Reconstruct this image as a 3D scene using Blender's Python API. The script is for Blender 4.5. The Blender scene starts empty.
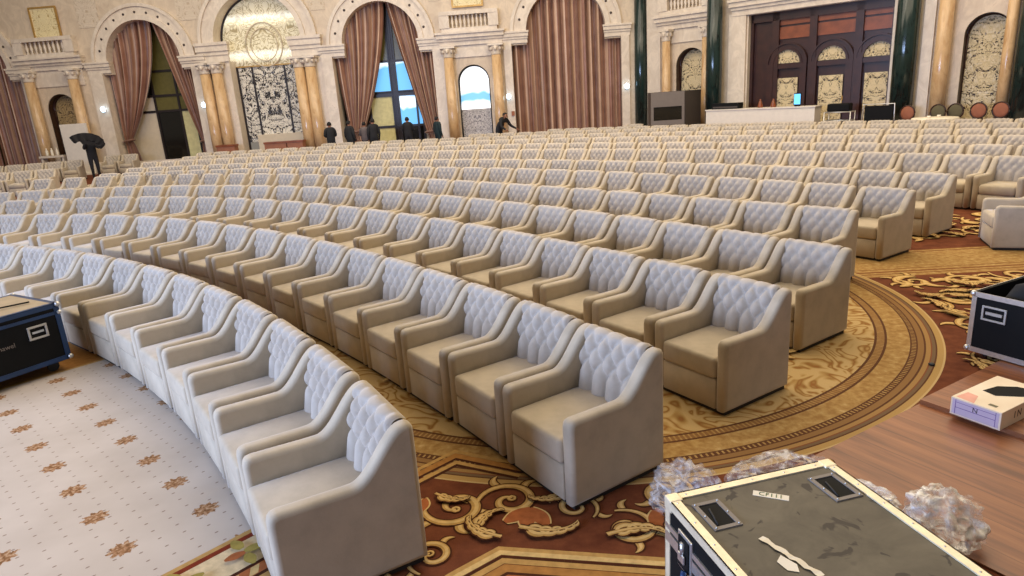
import bpy, bmesh, math, random
from mathutils import Vector, Matrix, noise
random.seed(7)
PI = math.pi
COL = bpy.context.scene.collection

# ------------------------------------------------------------------ scene helpers
def tag(o, label=None, cat=None, group=None, kind=None):
    if label: o['label'] = label
    if cat: o['category'] = cat
    if group: o['group'] = group
    if kind: o['kind'] = kind
    return o

def empty(name, loc=(0, 0, 0), rz=0.0, label=None, cat=None, group=None):
    o = bpy.data.objects.new(name, None); COL.objects.link(o)
    o.empty_display_size = .1
    o.location = loc; o.rotation_euler = (0, 0, rz)
    return tag(o, label, cat, group)

def link_mesh(name, me, parent=None, loc=None, rz=0.0):
    o = bpy.data.objects.new(name, me); COL.objects.link(o)
    if parent is not None: o.parent = parent
    if loc is not None: o.location = loc
    o.rotation_euler = (0, 0, rz)
    return o

class MB:
    """collects shapes in one bmesh, each with a material slot"""
    def __init__(self):
        self.bm = bmesh.new(); self.mats = []
    def slot(self, m):
        if m not in self.mats: self.mats.append(m)
        return self.mats.index(m)
    def faces(self, verts, faces, mat, smooth=False):
        vs = [self.bm.verts.new(v) for v in verts]; s = self.slot(mat); out = []
        for f in faces:
            try:
                fc = self.bm.faces.new([vs[i] for i in f]); fc.material_index = s; fc.smooth = smooth; out.append(fc)
            except ValueError: pass
        return vs, out
    def box(self, x0, x1, y0, y1, z0, z1, mat, bevel=0.0, seg=2, smooth=False):
        v = [(x, y, z) for z in (z0, z1) for y in (y0, y1) for x in (x0, x1)]
        f = [(0, 2, 3, 1), (4, 5, 7, 6), (0, 1, 5, 4), (2, 6, 7, 3), (0, 4, 6, 2), (1, 3, 7, 5)]
        vs, fs = self.faces(v, f, mat, smooth)
        if bevel > 0:
            es = list({e for fc in fs for e in fc.edges})
            r = bmesh.ops.bevel(self.bm, geom=es, offset=bevel, segments=seg, profile=.5, affect='EDGES', clamp_overlap=True)
            for fc in r['faces']: fc.material_index = self.slot(mat); fc.smooth = smooth
        return vs
    def obox(self, c, ax, ay, az, mat):
        """box from centre and three half-axis vectors"""
        c, ax, ay, az = map(Vector, (c, ax, ay, az))
        v = [c + i * ax + j * ay + k * az for k in (-1, 1) for j in (-1, 1) for i in (-1, 1)]
        f = [(0, 2, 3, 1), (4, 5, 7, 6), (0, 1, 5, 4), (2, 6, 7, 3), (0, 4, 6, 2), (1, 3, 7, 5)]
        self.faces(v, f, mat)
    def lathe(self, prof, mat, c=(0, 0, 0), n=20, smooth=True, a0=0.0, a1=2 * PI):
        full = abs(a1 - a0 - 2 * PI) < 1e-6; m = n if full else n + 1
        v = []
        for i in range(m):
            a = a0 + (a1 - a0) * i / n
            for r, z in prof: v.append((c[0] + r * math.cos(a), c[1] + r * math.sin(a), c[2] + z))
        k = len(prof); f = []
        for i in range(n):
            j = (i + 1) % m
            for t in range(k - 1): f.append((i * k + t, j * k + t, j * k + t + 1, i * k + t + 1))
        vs, fs = self.faces(v, f, mat, smooth)
        if full:
            for t in (0, k - 1):
                if prof[t][0] > 1e-4:
                    try:
                        fc = self.bm.faces.new([vs[i * k + t] for i in range(n)]); fc.material_index = self.slot(mat)
                    except ValueError: pass
    def tube(self, pts, r, mat, n=8, smooth=True, cap=True):
        pts = [Vector(p) for p in pts]; rs = r if isinstance(r, (list, tuple)) else [r] * len(pts)
        v = []; up = Vector((0, 0, 1))
        for i, p in enumerate(pts):
            d = (pts[min(i + 1, len(pts) - 1)] - pts[max(i - 1, 0)]).normalized()
            a = d.cross(up)
            if a.length < 1e-3: a = d.cross(Vector((1, 0, 0)))
            a.normalize(); b = d.cross(a)
            for k in range(n):
                t = 2 * PI * k / n; v.append(p + rs[i] * (math.cos(t) * a + math.sin(t) * b))
        f = [(i * n + k, i * n + (k + 1) % n, (i + 1) * n + (k + 1) % n, (i + 1) * n + k) for i in range(len(pts) - 1) for k in range(n)]
        if cap: f += [tuple(range(n)), tuple((len(pts) - 1) * n + k for k in range(n))]
        self.faces(v, f, mat, smooth)
    def prism_x(self, prof, x0, x1, mat, bevel=0.0, seg=2, smooth=False):
        """extrude a closed (y,z) outline along x"""
        n = len(prof)
        v = [(x0, y, z) for y, z in prof] + [(x1, y, z) for y, z in prof]
        f = [tuple(range(n)), tuple(range(2 * n - 1, n - 1, -1))] + [(i, n + i, n + (i + 1) % n, (i + 1) % n) for i in range(n)]
        vs, fs = self.faces(v, f, mat, False)
        for fc in fs[2:]: fc.smooth = smooth
        if bevel > 0:
            es = [e for fc in fs[:2] for e in fc.edges]
            r = bmesh.ops.bevel(self.bm, geom=es, offset=bevel, segments=seg, profile=.5, affect='EDGES', clamp_overlap=True)
            for fc in r['faces']: fc.material_index = self.slot(mat); fc.smooth = True
    def prism_round(self, prof, x0, x1, mat, r, seg):
        """extrude a closed (y,z) outline along x with rounded rims"""
        n = len(prof); area = sum(prof[i][0] * prof[(i + 1) % n][1] - prof[(i + 1) % n][0] * prof[i][1] for i in range(n)); sg = 1 if area > 0 else -1
        nrm = []
        for i in range(n):
            p, q, w = Vector(prof[i - 1]), Vector(prof[i]), Vector(prof[(i + 1) % n])
            d1, d2 = (q - p).normalized(), (w - q).normalized(); n1, n2 = Vector((-d1.y, d1.x)) * sg, Vector((-d2.y, d2.x)) * sg
            m = n1 + n2; m = m.normalized() if m.length > 1e-6 else n1; nrm.append(m / max(.6, m.dot(n1)))
        st = [(x0 + r * (1 - math.sin(PI / 2 * k / seg)), r * (1 - math.cos(PI / 2 * k / seg))) for k in range(seg, -1, -1)][::-1]
        st = [(x0 + r * (1 - math.cos(PI / 2 * k / seg)), r * (1 - math.sin(PI / 2 * k / seg))) for k in range(seg + 1)]
        st += [(x1 - (x - x0), i) for x, i in st[::-1]]
        v = [(x, prof[i][0] + nrm[i].x * ins, prof[i][1] + nrm[i].y * ins) for x, ins in st for i in range(n)]
        f = [(k * n + i, k * n + (i + 1) % n, (k + 1) * n + (i + 1) % n, (k + 1) * n + i) for k in range(len(st) - 1) for i in range(n)]
        f += [tuple(range(n)), tuple((len(st) - 1) * n + i for i in range(n))]
        vs, fs = self.faces(v, f, mat, True)
        for fc in fs[-2:]: fc.smooth = False
    def sphere(self, c, r, mat, seg=10, rings=8):
        rx, ry, rz = (r, r, r) if not isinstance(r, (tuple, list)) else r
        v = []; f = []
        for i in range(rings + 1):
            t = PI * i / rings
            for j in range(seg):
                p = 2 * PI * j / seg
                v.append((c[0] + rx * math.sin(t) * math.cos(p), c[1] + ry * math.sin(t) * math.sin(p), c[2] + rz * math.cos(t)))
        for i in range(rings):
            for j in range(seg): f.append((i * seg + j, (i + 1) * seg + j, (i + 1) * seg + (j + 1) % seg, i * seg + (j + 1) % seg))
        self.faces(v, f, mat, True)
    def mesh(self, name, recalc=True, weld=False):
        if weld: bmesh.ops.remove_doubles(self.bm, verts=self.bm.verts[:], dist=1e-5)
        if recalc: bmesh.ops.recalc_face_normals(self.bm, faces=self.bm.faces[:])
        me = bpy.data.meshes.new(name); self.bm.to_mesh(me); self.bm.free()
        for m in self.mats: me.materials.append(m)
        return me
    def build(self, name, parent=None, loc=None, rz=0.0, recalc=True):
        return link_mesh(name, self.mesh(name, recalc), parent, loc, rz)

# ------------------------------------------------------------------ materials
def new_mat(name):
    m = bpy.data.materials.new(name); m.use_nodes = True
    nt = m.node_tree; nt.nodes.clear()
    out = nt.nodes.new('ShaderNodeOutputMaterial'); b = nt.nodes.new('ShaderNodeBsdfPrincipled')
    nt.links.new(b.outputs[0], out.inputs[0])
    return m, nt, b
class NT:
    """tiny node-graph helper"""
    def __init__(self, nt): self.nt = nt
    def n(self, t, **kw):
        x = self.nt.nodes.new(t)
        for k, v in kw.items(): setattr(x, k, v)
        return x
    def l(self, a, b): self.nt.links.new(a, b)
    def val(self, sock, v):
        if hasattr(v, 'is_output') or isinstance(v, bpy.types.NodeSocket): self.l(v, sock)
        else: sock.default_value = v
    def math(self, op, a, b=0.0, c=None):
        x = self.n('ShaderNodeMath', operation=op); self.val(x.inputs[0], a); self.val(x.inputs[1], b)
        if c is not None: self.val(x.inputs[2], c)
        return x.outputs[0]
    def mix(self, f, a, b, blend='MIX'):
        x = self.n('ShaderNodeMix', data_type='RGBA', blend_type=blend)
        self.val(x.inputs[0], f); self.val(x.inputs[6], a); self.val(x.inputs[7], b); return x.outputs[2]
    def ramp(self, f, stops, interp='LINEAR'):
        x = self.n('ShaderNodeValToRGB'); cr = x.color_ramp; cr.interpolation = interp
        while len(cr.elements) < len(stops): cr.elements.new(.5)
        for e, (p, c) in zip(cr.elements, stops): e.position = p; e.color = c if len(c) == 4 else (*c, 1)
        self.val(x.inputs[0], f); return x.outputs[0]
    def coord(self, which='Object'):
        return self.n('ShaderNodeTexCoord').outputs[which]
    def sep(self, v):
        x = self.n('ShaderNodeSeparateXYZ'); self.l(v, x.inputs[0]); return x.outputs
    def comb(self, a, b, c):
        x = self.n('ShaderNodeCombineXYZ')
        for i, v in enumerate((a, b, c)): self.val(x.inputs[i], v)
        return x.outputs[0]
    def noise(self, v, scale, detail=3, rough=.55, dist=0.0):
        x = self.n('ShaderNodeTexNoise'); self.val(x.inputs['Vector'], v) if v is not None else None
        x.inputs['Scale'].default_value = scale; x.inputs['Detail'].default_value = detail
        x.inputs['Roughness'].default_value = rough; x.inputs['Distortion'].default_value = dist
        return x.outputs[0]
    def bump(self, h, b, strength=.3, dist=.02):
        x = self.n('ShaderNodeBump'); x.inputs['Strength'].default_value = strength; x.inputs['Distance'].default_value = dist
        self.val(x.inputs['Height'], h); self.l(x.outputs[0], b.inputs['Normal'])
def C4(c): return (*c, 1.0)
def lin(r, g, b):
    f = lambda v: ((v / 255 + .055) / 1.055) ** 2.4 if v > 10 else v / 255 / 12.92
    return (f(r), f(g), f(b))

def simple(name, col, rough=.5, metal=0.0, var=.12, scale=6.0, bump=0.0, spec=.5):
    m, nt, b = new_mat(name); g = NT(nt)
    nz = g.noise(g.coord(), scale, 3)
    dark = tuple(c * (1 - var) for c in col); lite = tuple(min(1, c * (1 + var)) for c in col)
    g.l(g.ramp(nz, [(.3, dark), (.7, lite)]), b.inputs['Base Color'])
    b.inputs['Roughness'].default_value = rough; b.inputs['Metallic'].default_value = metal
    b.inputs['Specular IOR Level'].default_value = spec
    if bump: g.bump(nz, b, bump)
    return m

def fabric(name, col, sheen=.3):
    m, nt, b = new_mat(name); g = NT(nt); co = g.coord()
    nz = g.noise(co, 5.5, 4, .6); fine = g.noise(co, 90, 2)
    inf = g.n('ShaderNodeObjectInfo').outputs['Random']
    base = g.ramp(nz, [(.32, tuple(c * .86 for c in col)), (.55, col), (.75, tuple(min(1, c * 1.08) for c in col))])
    rnd = g.math('MULTIPLY_ADD', inf, .10, .95)
    x = g.n('ShaderNodeMix', data_type='RGBA', blend_type='MULTIPLY'); x.inputs[0].default_value = 1
    g.l(base, x.inputs[6]); cmb = g.comb(rnd, rnd, rnd); g.l(cmb, x.inputs[7])
    g.l(x.outputs[2], b.inputs['Base Color'])
    b.inputs['Roughness'].default_value = .82; b.inputs['Specular IOR Level'].default_value = .25
    b.inputs['Sheen Weight'].default_value = sheen; b.inputs['Sheen Roughness'].default_value = .45
    g.bump(fine, b, .12, .004)
    return m

def emissive(name, col, strength, scale=None, col2=None):
    m, nt, b = new_mat(name); g = NT(nt)
    b.inputs['Base Color'].default_value = C4(col); b.inputs['Emission Strength'].default_value = strength
    if col2:
        z = g.sep(g.coord())[2]; nz = g.noise(g.coord(), scale or 1.5, 2)
        f = g.math('FRACT', g.math('MULTIPLY_ADD', nz, .5, g.math('MULTIPLY', z, .55)))
        c = g.ramp(f, [(.0, col), (.35, col), (.45, col2), (.6, col2), (.7, col)])
        g.l(c, b.inputs['Emission Color']); g.l(c, b.inputs['Base Color'])
    else: b.inputs['Emission Color'].default_value = C4(col)
    return m

def ornate(name, dark, light, scale=1.0, rough=.3, metal=0.0, symx=0.0, emit=0.0, thr=.5, freq=9.0):
    """mirror-symmetric scrolling lattice in light metal over a dark ground; local x = across, z = up"""
    m, nt, b = new_mat(name); g = NT(nt); s = g.sep(g.coord())
    ax = g.math('ABSOLUTE', g.math('SUBTRACT', s[0], symx))
    v = g.comb(ax, 0.0, s[2])
    n1 = g.noise(v, 1.7 * scale, 1, .5, .9)
    band = g.math('ABSOLUTE', g.math('SINE', g.math('MULTIPLY', n1, freq * PI)))
    n2 = g.noise(v, 6.5 * scale, 2, .5, 1.6)
    leaf = g.math('ABSOLUTE', g.math('SINE', g.math('MULTIPLY', n2, 5.0 * PI)))
    h = g.math('MULTIPLY_ADD', leaf, .55, g.math('MULTIPLY', band, .45))
    mask = g.ramp(h, [(thr - .06, (0, 0, 0)), (thr + .06, (1, 1, 1))])
    c = g.mix(mask, C4(dark), C4(light))
    g.l(c, b.inputs['Base Color']); b.inputs['Roughness'].default_value = rough
    b.inputs['Metallic'].default_value = metal
    if emit:
        g.l(c, b.inputs['Emission Color']); b.inputs['Emission Strength'].default_value = emit
    g.bump(h, b, .5, .03)
    return m

def marble(name, col, vein, scale=1.2, rough=.25, stretch=(1, 1, .35), dist=1.5):
    m, nt, b = new_mat(name); g = NT(nt)
    mp = g.n('ShaderNodeMapping'); mp.inputs['Scale'].default_value = stretch; g.l(g.coord(), mp.inputs[0])
    nz = g.noise(mp.outputs[0], scale * 3, 5, .62, dist)
    g.l(g.ramp(nz, [(.3, vein), (.5, col), (.62, tuple(min(1, c * 1.12) for c in col)), (.75, vein)]), b.inputs['Base Color'])
    b.inputs['Roughness'].default_value = rough
    return m

M = {}
M['seat'] = fabric('beige_velvet', lin(184, 169, 145))
M['tuft'] = fabric('beige_velvet_cool_lit', lin(178, 166, 150), .3)  # same velvet as the seat, greyed to carry the cool light
M['plinth'] = simple('under_chair_shade', (.02, .016, .012), .7)
M['stone'] = marble('cream_stone', lin(206, 188, 162), lin(196, 176, 150), .8, .45, (1, 1, .7))
M['stone_lt'] = marble('pale_stone', lin(216, 202, 182), lin(206, 190, 168), .8, .4, (1, 1, .7))
M['relief'] = ornate('carved_stone', lin(190, 170, 142), lin(212, 196, 172), .8, .6, thr=.42)
M['amber'] = marble('amber_marble', lin(202, 168, 124), lin(178, 136, 90), 1.2, .2)
M['green'] = marble('green_marble', lin(32, 48, 44), lin(16, 25, 23), 1.8, .15)
M['gold'] = simple('gilded_trim', lin(190, 150, 84), .35, .5)
M['wood_dk'] = simple('dark_brown_wood', lin(54, 27, 16), .35, 0, .3, 3)
M['wood_md'] = simple('red_brown_wood', lin(130, 70, 38), .35, 0, .25, 3)
M['lattice'] = ornate('gilt_lattice_glass', lin(44, 27, 16), lin(214, 194, 150), .95, .3, freq=7, thr=.46)
M['lattice_b'] = ornate('black_white_lattice_glass', lin(26, 22, 24), lin(226, 218, 200), .75, .2, freq=6, thr=.58)
M['gilt_relief'] = ornate('cream_gilt_relief', lin(186, 160, 106), lin(232, 216, 166), .8, .3, thr=.35)
M['mirror_top'] = ornate('cream_lattice_mirror', lin(176, 150, 96), lin(232, 216, 166), .8, .2, emit=.22, thr=.35)
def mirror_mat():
    m, nt, b = new_mat('mirror_glass_reflections'); g = NT(nt); s = g.sep(g.coord())
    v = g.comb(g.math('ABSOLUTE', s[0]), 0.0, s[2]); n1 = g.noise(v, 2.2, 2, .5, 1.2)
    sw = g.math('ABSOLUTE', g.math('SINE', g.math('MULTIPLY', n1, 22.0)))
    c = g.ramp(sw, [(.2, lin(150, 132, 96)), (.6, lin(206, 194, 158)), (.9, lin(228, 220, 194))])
    e = g.ramp(g.math('DIVIDE', s[2], 7.4), [(.60, (.05, .04, .02)), (.63, (.9, .86, .66)), (.655, (1, 1, .92)), (.68, (.3, .26, .16)), (.80, (.2, .17, .1)), (.84, (.9, .84, .6)), (.865, (1, 1, .9)), (.89, (.22, .2, .14))])  # reflected lights painted into the glass as glowing bands by height
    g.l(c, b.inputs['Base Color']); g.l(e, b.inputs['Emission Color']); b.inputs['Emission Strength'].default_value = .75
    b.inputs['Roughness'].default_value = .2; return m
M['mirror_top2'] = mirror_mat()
M['cream_pl'] = simple('cream_panel', lin(206, 190, 162), .5, 0, .05)
M['lattice_c'] = ornate('silver_lattice_glass', lin(92, 88, 96), lin(206, 200, 196), 1.6, .3)
M['lattice_r'] = ornate('dim_gold_lattice_glass', lin(66, 46, 26), lin(178, 150, 100), 1.3, .35)
M['frame_dk'] = simple('dark_bronze_frame', lin(36, 26, 22), .4)
M['glass_night'] = simple('dark_window_glass', lin(26, 24, 20), .08)
M['glass_blue'] = emissive('daylight_window_glass', lin(96, 164, 216), 1.1, 1.2, lin(225, 240, 250))
M['glass_arch'] = emissive('bright_arched_glass', lin(245, 248, 250), 1.1, .9, lin(110, 170, 205))
M['pale_panel'] = simple('pale_yellow_panel', lin(206, 196, 140), .6)
M['olive'] = simple('olive_glass', lin(96, 88, 44), .3)
M['pale_metal'] = simple('pale_metal', lin(176, 172, 164), .4, .2, .06)
M['steel'] = simple('brushed_aluminium', (.62, .6, .56), .38, .85, .08, 30)
M['alu_cream'] = simple('worn_aluminium_edge', lin(226, 212, 180), .42, .35, .1, 20)
M['black'] = simple('black_laminate', (.006, .006, .006), .7, spec=.15)
M['blackcloth'] = simple('black_cloth', (.009, .009, .010), .9)
M['white_pl'] = simple('white_panel', lin(226, 216, 200), .5, 0, .04)
M['grey_pl'] = simple('grey_panel', lin(118, 108, 100), .5, 0, .05)
M['grey_dk'] = simple('dark_grey_panel', lin(66, 58, 52), .5, 0, .05)
M['navy'] = simple('navy_blue_edge', lin(22, 50, 88), .4, 0, .2)
M['rubber'] = simple('black_rubber', (.012, .012, .012), .7)
M['white_sp'] = emissive('white_lamp_glass', lin(190, 225, 255), 6.0)
M['skin'] = simple('skin', lin(150, 104, 78), .6)
M['hair'] = simple('dark_hair', (.01, .008, .007), .8)
M['jacket'] = simple('black_jacket', (.012, .012, .014), .85)
M['jacket_g'] = simple('grey_jacket', lin(104, 92, 88), .85)
M['jacket_t'] = simple('dark_teal_jacket', lin(20, 40, 44), .85)
M['trouser'] = simple('dark_trousers', (.012, .012, .016), .85)
M['rust'] = simple('rust_fabric', lin(150, 92, 66), .8)
M['olive_f'] = simple('olive_grey_fabric', lin(92, 84, 58), .8)
M['linen'] = simple('white_linen', lin(232, 222, 200), .7, 0, .04)
M['crate'] = simple('red_brown_crate', lin(150, 96, 68), .6)
# ------------------------------------------------------------------ camera
cam_d = bpy.data.cameras.new('camera'); cam = bpy.data.objects.new('camera', cam_d); COL.objects.link(cam)
F_PX, PITCH, ROLL, CAM_H = 670.16, .2819, .0683, 2.3187
cam_d.sensor_width = 36; cam_d.lens = 36 * F_PX / 1024; cam_d.clip_start = .05; cam_d.clip_end = 200
cam.matrix_world = Matrix.Translation((0, 0, CAM_H)) @ Matrix.Rotation(PI / 2 - PITCH, 4, 'X') @ Matrix.Rotation(-ROLL, 4, 'Z')
bpy.context.scene.camera = cam
def px(P):
    """where a world point falls in the photograph's frame (used only to leave out what is far outside it)"""
    x, y, z = P[0], P[1], P[2] - CAM_H
    cp, sp = math.cos(PITCH), math.sin(PITCH)
    Y = y * sp + z * cp; Z = max(.05, y * cp - z * sp)
    u, v = F_PX * x / Z, -F_PX * Y / Z
    return 512 + math.cos(ROLL) * u + math.sin(ROLL) * v, 288 - math.sin(ROLL) * u + math.cos(ROLL) * v

# ------------------------------------------------------------------ the armchair
CW, CD, CH = .70, .738, .81
ARM = .092
def smooth(t): t = max(0, min(1, t)); return t * t * (3 - 2 * t)
SIDE = [(0, .03), (0, .30), (0, .515), (.006, .543), (.022, .561), (.05, .567), (.20, .563)]
SIDE += [(.34 + .345 * k / 16, .560 + .246 * smooth((k / 16 - .17) / .83)) for k in range(17)]
SIDE += [(.71, .806), (.727, .798), (.736, .782), (.738, .75), (.738, .40), (.738, .03)]
def sy(p): return [(y - CD / 2, z) for y, z in p]
BACK = [(.558, .39), (.578, .50), (.600, .61), (.624, .71), (.642, .765), (.668, .797), (.70, .806), (.730, .797)]
def path_at(P, s):
    L = [0]
    for a, b in zip(P, P[1:]): L.append(L[-1] + math.hypot(b[0] - a[0], b[1] - a[1]))
    s = max(0, min(.9999, s)) * L[-1]
    for i in range(len(P) - 1):
        if L[i + 1] >= s:
            t = (s - L[i]) / (L[i + 1] - L[i]); a, b = P[i], P[i + 1]
            d = Vector((b[0] - a[0], b[1] - a[1])).normalized()
            return a[0] + t * (b[0] - a[0]), a[1] + t * (b[1] - a[1]), d, L[-1]
def tuft_into(mb, nx, ny, mat, amp=.064):
    w = CW - 2 * ARM + .016; a = .129; bh = .088; v = []; f = []
    for j in range(ny + 1):
        t = j / ny; y, z, d, L = path_at(BACK, t); s = t * L
        nrm = Vector((-d.y, d.x))                       # points to the front and up
        for i in range(nx + 1):
            u = (i / nx - .5) * w
            s0 = .155
            if s < s0: h = abs(math.sin(PI * (u / a))) ** .5
            else:
                p = u / a + (s - s0) / (2 * bh); q = u / a - (s - s0) / (2 * bh)
                hd = (abs(math.sin(PI * p)) * abs(math.sin(PI * q))) ** .40
                k = max(0, min(1, (s - s0 - 2.6 * bh) / .03))
                h = hd * (1 - k) + k * (.5 + .5 * abs(math.sin(PI * (u / a + .5))) ** .5)
            fade = max(0, min(1, (L - s) / .10)) ** .8 * min(1, (s + .02) / .05)
            edge = min(1, (w / 2 - abs(u)) / .02)
            h = (h - .55) * amp * fade * (.35 + .65 * edge) + .014 * edge * fade
            v.append((u, y + nrm.x * h - CD / 2, z + nrm.y * h))
    for j in range(ny):
        for i in range(nx):
            b = j * (nx + 1) + i; f.append((b, b + 1, b + nx + 2, b + nx + 1))
    mb.faces(v, f, mat, True)
def frame_into(mb, seg):
    for sgn in (-1, 1):
        x0, x1 = (CW / 2 - ARM, CW / 2) if sgn > 0 else (-CW / 2, -CW / 2 + ARM)
        mb.prism_round(sy(SIDE), x0, x1, M['seat'], .03, {3: 4, 2: 3}.get(seg, 2))
    b = [(.61, .05), (.635, .66), (.665, .77), (.695, .792), (.722, .789), (.734, .77), (.736, .05)]
    mb.prism_x(sy(b), -CW / 2 + ARM, CW / 2 - ARM, M['seat'], 0, 1, True)
def seat_into(mb, seg):
    w = CW / 2 - ARM - .004
    mb.box(-w, w, -CD / 2 - .008, .22, .265, .425, M['seat'], .03 if seg else .02, seg or 1, True)
def panel_into(mb): mb.box(-CW / 2 + ARM + .003, CW / 2 - ARM - .003, -CD / 2 + .004, -CD / 2 + .10, .03, .262, M['seat'], .008, 1, True)
def base_into(mb): mb.box(-CW / 2 + .025, CW / 2 - .025, -CD / 2 + .025, CD / 2 - .02, 0, .05, M['plinth'])  # near-black slab stands in for the shadow gap under the chair
def chair_meshes(nx, ny, seg):
    out = {}
    for nm, fn in (('frame', lambda m: frame_into(m, seg)), ('seat_cushion', lambda m: seat_into(m, seg)), ('front_panel', panel_into),
                   ('backrest', lambda m: tuft_into(m, nx, ny, M['tuft'])), ('base', base_into)):
        mb = MB(); fn(mb); out[nm] = mb.mesh(nm, recalc=(nm != 'backrest'))
    return out
NEAR = chair_meshes(56, 44, 3); MID = chair_meshes(30, 26, 2)
def far_mesh():
    mb = MB(); frame_into(mb, 1); seat_into(mb, 1); panel_into(mb); base_into(mb)
    bmesh.ops.recalc_face_normals(mb.bm, faces=mb.bm.faces[:])
    tuft_into(mb, 24, 18, M['tuft'], .062)
    return mb.mesh('armchair', recalc=False)
FAR = far_mesh()
# fix the winding of the tufted panels so their normals face the sitter
for me in [NEAR['backrest'], MID['backrest']]:
    if me.polygons[len(me.polygons) // 2].normal.y > 0: me.flip_normals()

def place_chair(P, rz, label, group, lod):
    if lod == 2:
        o = link_mesh('armchair', FAR, None, (P[0], P[1], 0), rz); return tag(o, label, 'armchair', group)
    t = empty('armchair', (P[0], P[1], 0), rz, label, 'armchair', group)
    for nm, me in (NEAR if lod == 0 else MID).items():
        c = bpy.data.objects.new(nm, me); COL.objects.link(c); c.parent = t
    return t

ONES = ['', 'first', 'second', 'third', 'fourth', 'fifth', 'sixth', 'seventh', 'eighth', 'ninth', 'tenth', 'eleventh', 'twelfth', 'thirteenth',
        'fourteenth', 'fifteenth', 'sixteenth', 'seventeenth', 'eighteenth', 'nineteenth']
def ordinal(n):
    if n < 20: return ONES[n]
    t, o = divmod(n, 10)
    return ({2: 'twentieth', 3: 'thirtieth', 4: 'fortieth'}[t]) if o == 0 else {2: 'twenty', 3: 'thirty', 4: 'forty'}[t] + '-' + ONES[o]

# rows of armchairs: each row is a gently bent arc about the stage, r(t) = a + b u + c u^2 + d u^3 (u = t - .7); t runs from the aisle end
ROWC = (-15.47, -3.73)
ROWS = {
    1: (15.6442, 1.93236, -0.6249, -0.00784, 1.15125, 0.04778, -0.0),
    2: (17.53957, 0.35022, -0.55437, 4.39735, 1.14505, 0.03901, 0.0004),
    3: (19.24662, -0.43145, -0.00607, 5.40288, 1.12367, 0.037, 0.00023),
    4: (20.64714, -0.69248, 1.11337, 4.36725, 1.09846, 0.03446, 0.00017),
    5: (22.09961, -1.53965, 5.25084, 4.96563, 1.05084, 0.03004, 0.00031),
    6: (23.87915, -0.18055, 1.71451, -0.0179, 1.04063, 0.03203, 1e-05),
    7: (25.43116, -0.23232, 1.69615, -0.02631, 1.03009, 0.02916, 0.0),
    8: (27.83511, -0.24523, 1.71061, -0.03271, 0.98393, 0.02616, 0.0),
    9: (29.57289, -0.22466, 1.7266, -0.03134, 0.94427, 0.02628, 0.0),
    10: (31.49193, -0.26364, 1.73696, -0.03188, 0.9151, 0.02435, 0.0),
    11: (33.20441, -0.27743, 1.74676, -0.03212, 0.89597, 0.02361, -0.0),
    12: (34.99353, -0.30852, 1.743, -0.03259, 1.03, 0.02129, 0.0),
    13: (36.34772, -0.23542, 1.73488, -0.03094, 1.03, 0.0205, 0.0),
    14: (37.75417, -0.23428, 1.73471, -0.03092, 1.03, 0.01973, 0.0)}
LEFT_U = {5: 4, 6: 84, 7: 118, 8: 142, 9: 170, 10: 190, 11: 210, 12: 232, 13: 258, 14: 553}
def row_pt(i, t):
    a, b, c, d = ROWS[i][:4]; u = t - .7
    r = a + b * u + c * u * u + d * u ** 3
    return Vector((ROWC[0] + r * math.sin(t), ROWC[1] + r * math.cos(t), 0))
def row_slots(i):
    """seat positions along a row from the aisle end: (centre, rotation, u in the photograph)"""
    th0, dl, q = ROWS[i][4:]
    # boundaries with a minimum pitch so that neighbours only touch
    ts = []; k0 = 0 if i <= 7 else -9
    t = th0 - k0 * dl; k = k0; res = []
    MINP = .735
    bt = [t]
    while len(bt) < 60:
        k += 1; tn = th0 - k * dl - (q * k * k if k > 0 else 0)
        p0 = row_pt(i, bt[-1]); step = (row_pt(i, tn) - p0).length
        if tn > bt[-1] - 1e-4 or step < MINP:
            lo = bt[-1]; tn = lo
            while (row_pt(i, tn) - p0).length < MINP: tn -= 5e-4
        bt.append(tn)
    for a, b in zip(bt, bt[1:]):
        pa, pb = row_pt(i, a), row_pt(i, b); tan = (pa - pb).normalized()      # towards the aisle end
        n = Vector((-tan.y, tan.x, 0))
        mid = (pa + pb) / 2
        if n.dot(mid - Vector((*ROWC, 0))) < 0: n = -n
        c = mid - n * CD / 2
        res.append((c, math.atan2(-n.x, n.y)))
    return res
ROWNAME = {1: 'front row', 2: 'second row', 3: 'third row', 4: 'fourth row', 5: 'fifth row', 6: 'sixth row', 7: 'seventh row', 8: 'eighth row',
           9: 'ninth row', 10: 'tenth row', 11: 'eleventh row'}
stuff = MB(); n_chairs = 0
rng = random.Random(3)
far_bm = bmesh.new(); far_bm.from_mesh(FAR)
stuff_parts = []
for i in range(1, 15):
    idx = 0
    for c, rz in row_slots(i):
        u, v = px((c.x, c.y, .6)); ul = px((c.x, c.y, .6))[0]
        if c.y < 1: continue
        if i <= 4:
            if u < -26: break
        elif u < LEFT_U[i]: break
        if i >= 8 and (u > 1052 or c.y < 3): continue
        if i == 14 and u > 640: continue
        if c.y > 33 - .0668 * (c.x + 23.6) - 3.3: continue
        if 31.0 + (c.x - 6.29) * -.9965 - c.y < 3.0: continue
        idx += 1
        jit = rng.uniform(-.012, .012)
        off = Vector((rng.uniform(-.006, .006), rng.uniform(-.006, .006), 0))
        if i <= 10 or (i == 11 and idx <= 22):
            where = 'from the aisle end' if i <= 7 else 'from the right edge of the photo'
            lab = 'beige tufted armchair, %s %s in the %s' % (ordinal(idx), where, ROWNAME[i])
            place_chair(c + off, rz + jit, lab, 'beige tufted armchairs of the ' + ROWNAME[i], 0 if i <= 3 else 1 if i <= 7 else 2)
            n_chairs += 1
        else: stuff_parts.append(Matrix.Translation(c) @ Matrix.Rotation(rz, 4, 'Z'))
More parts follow.
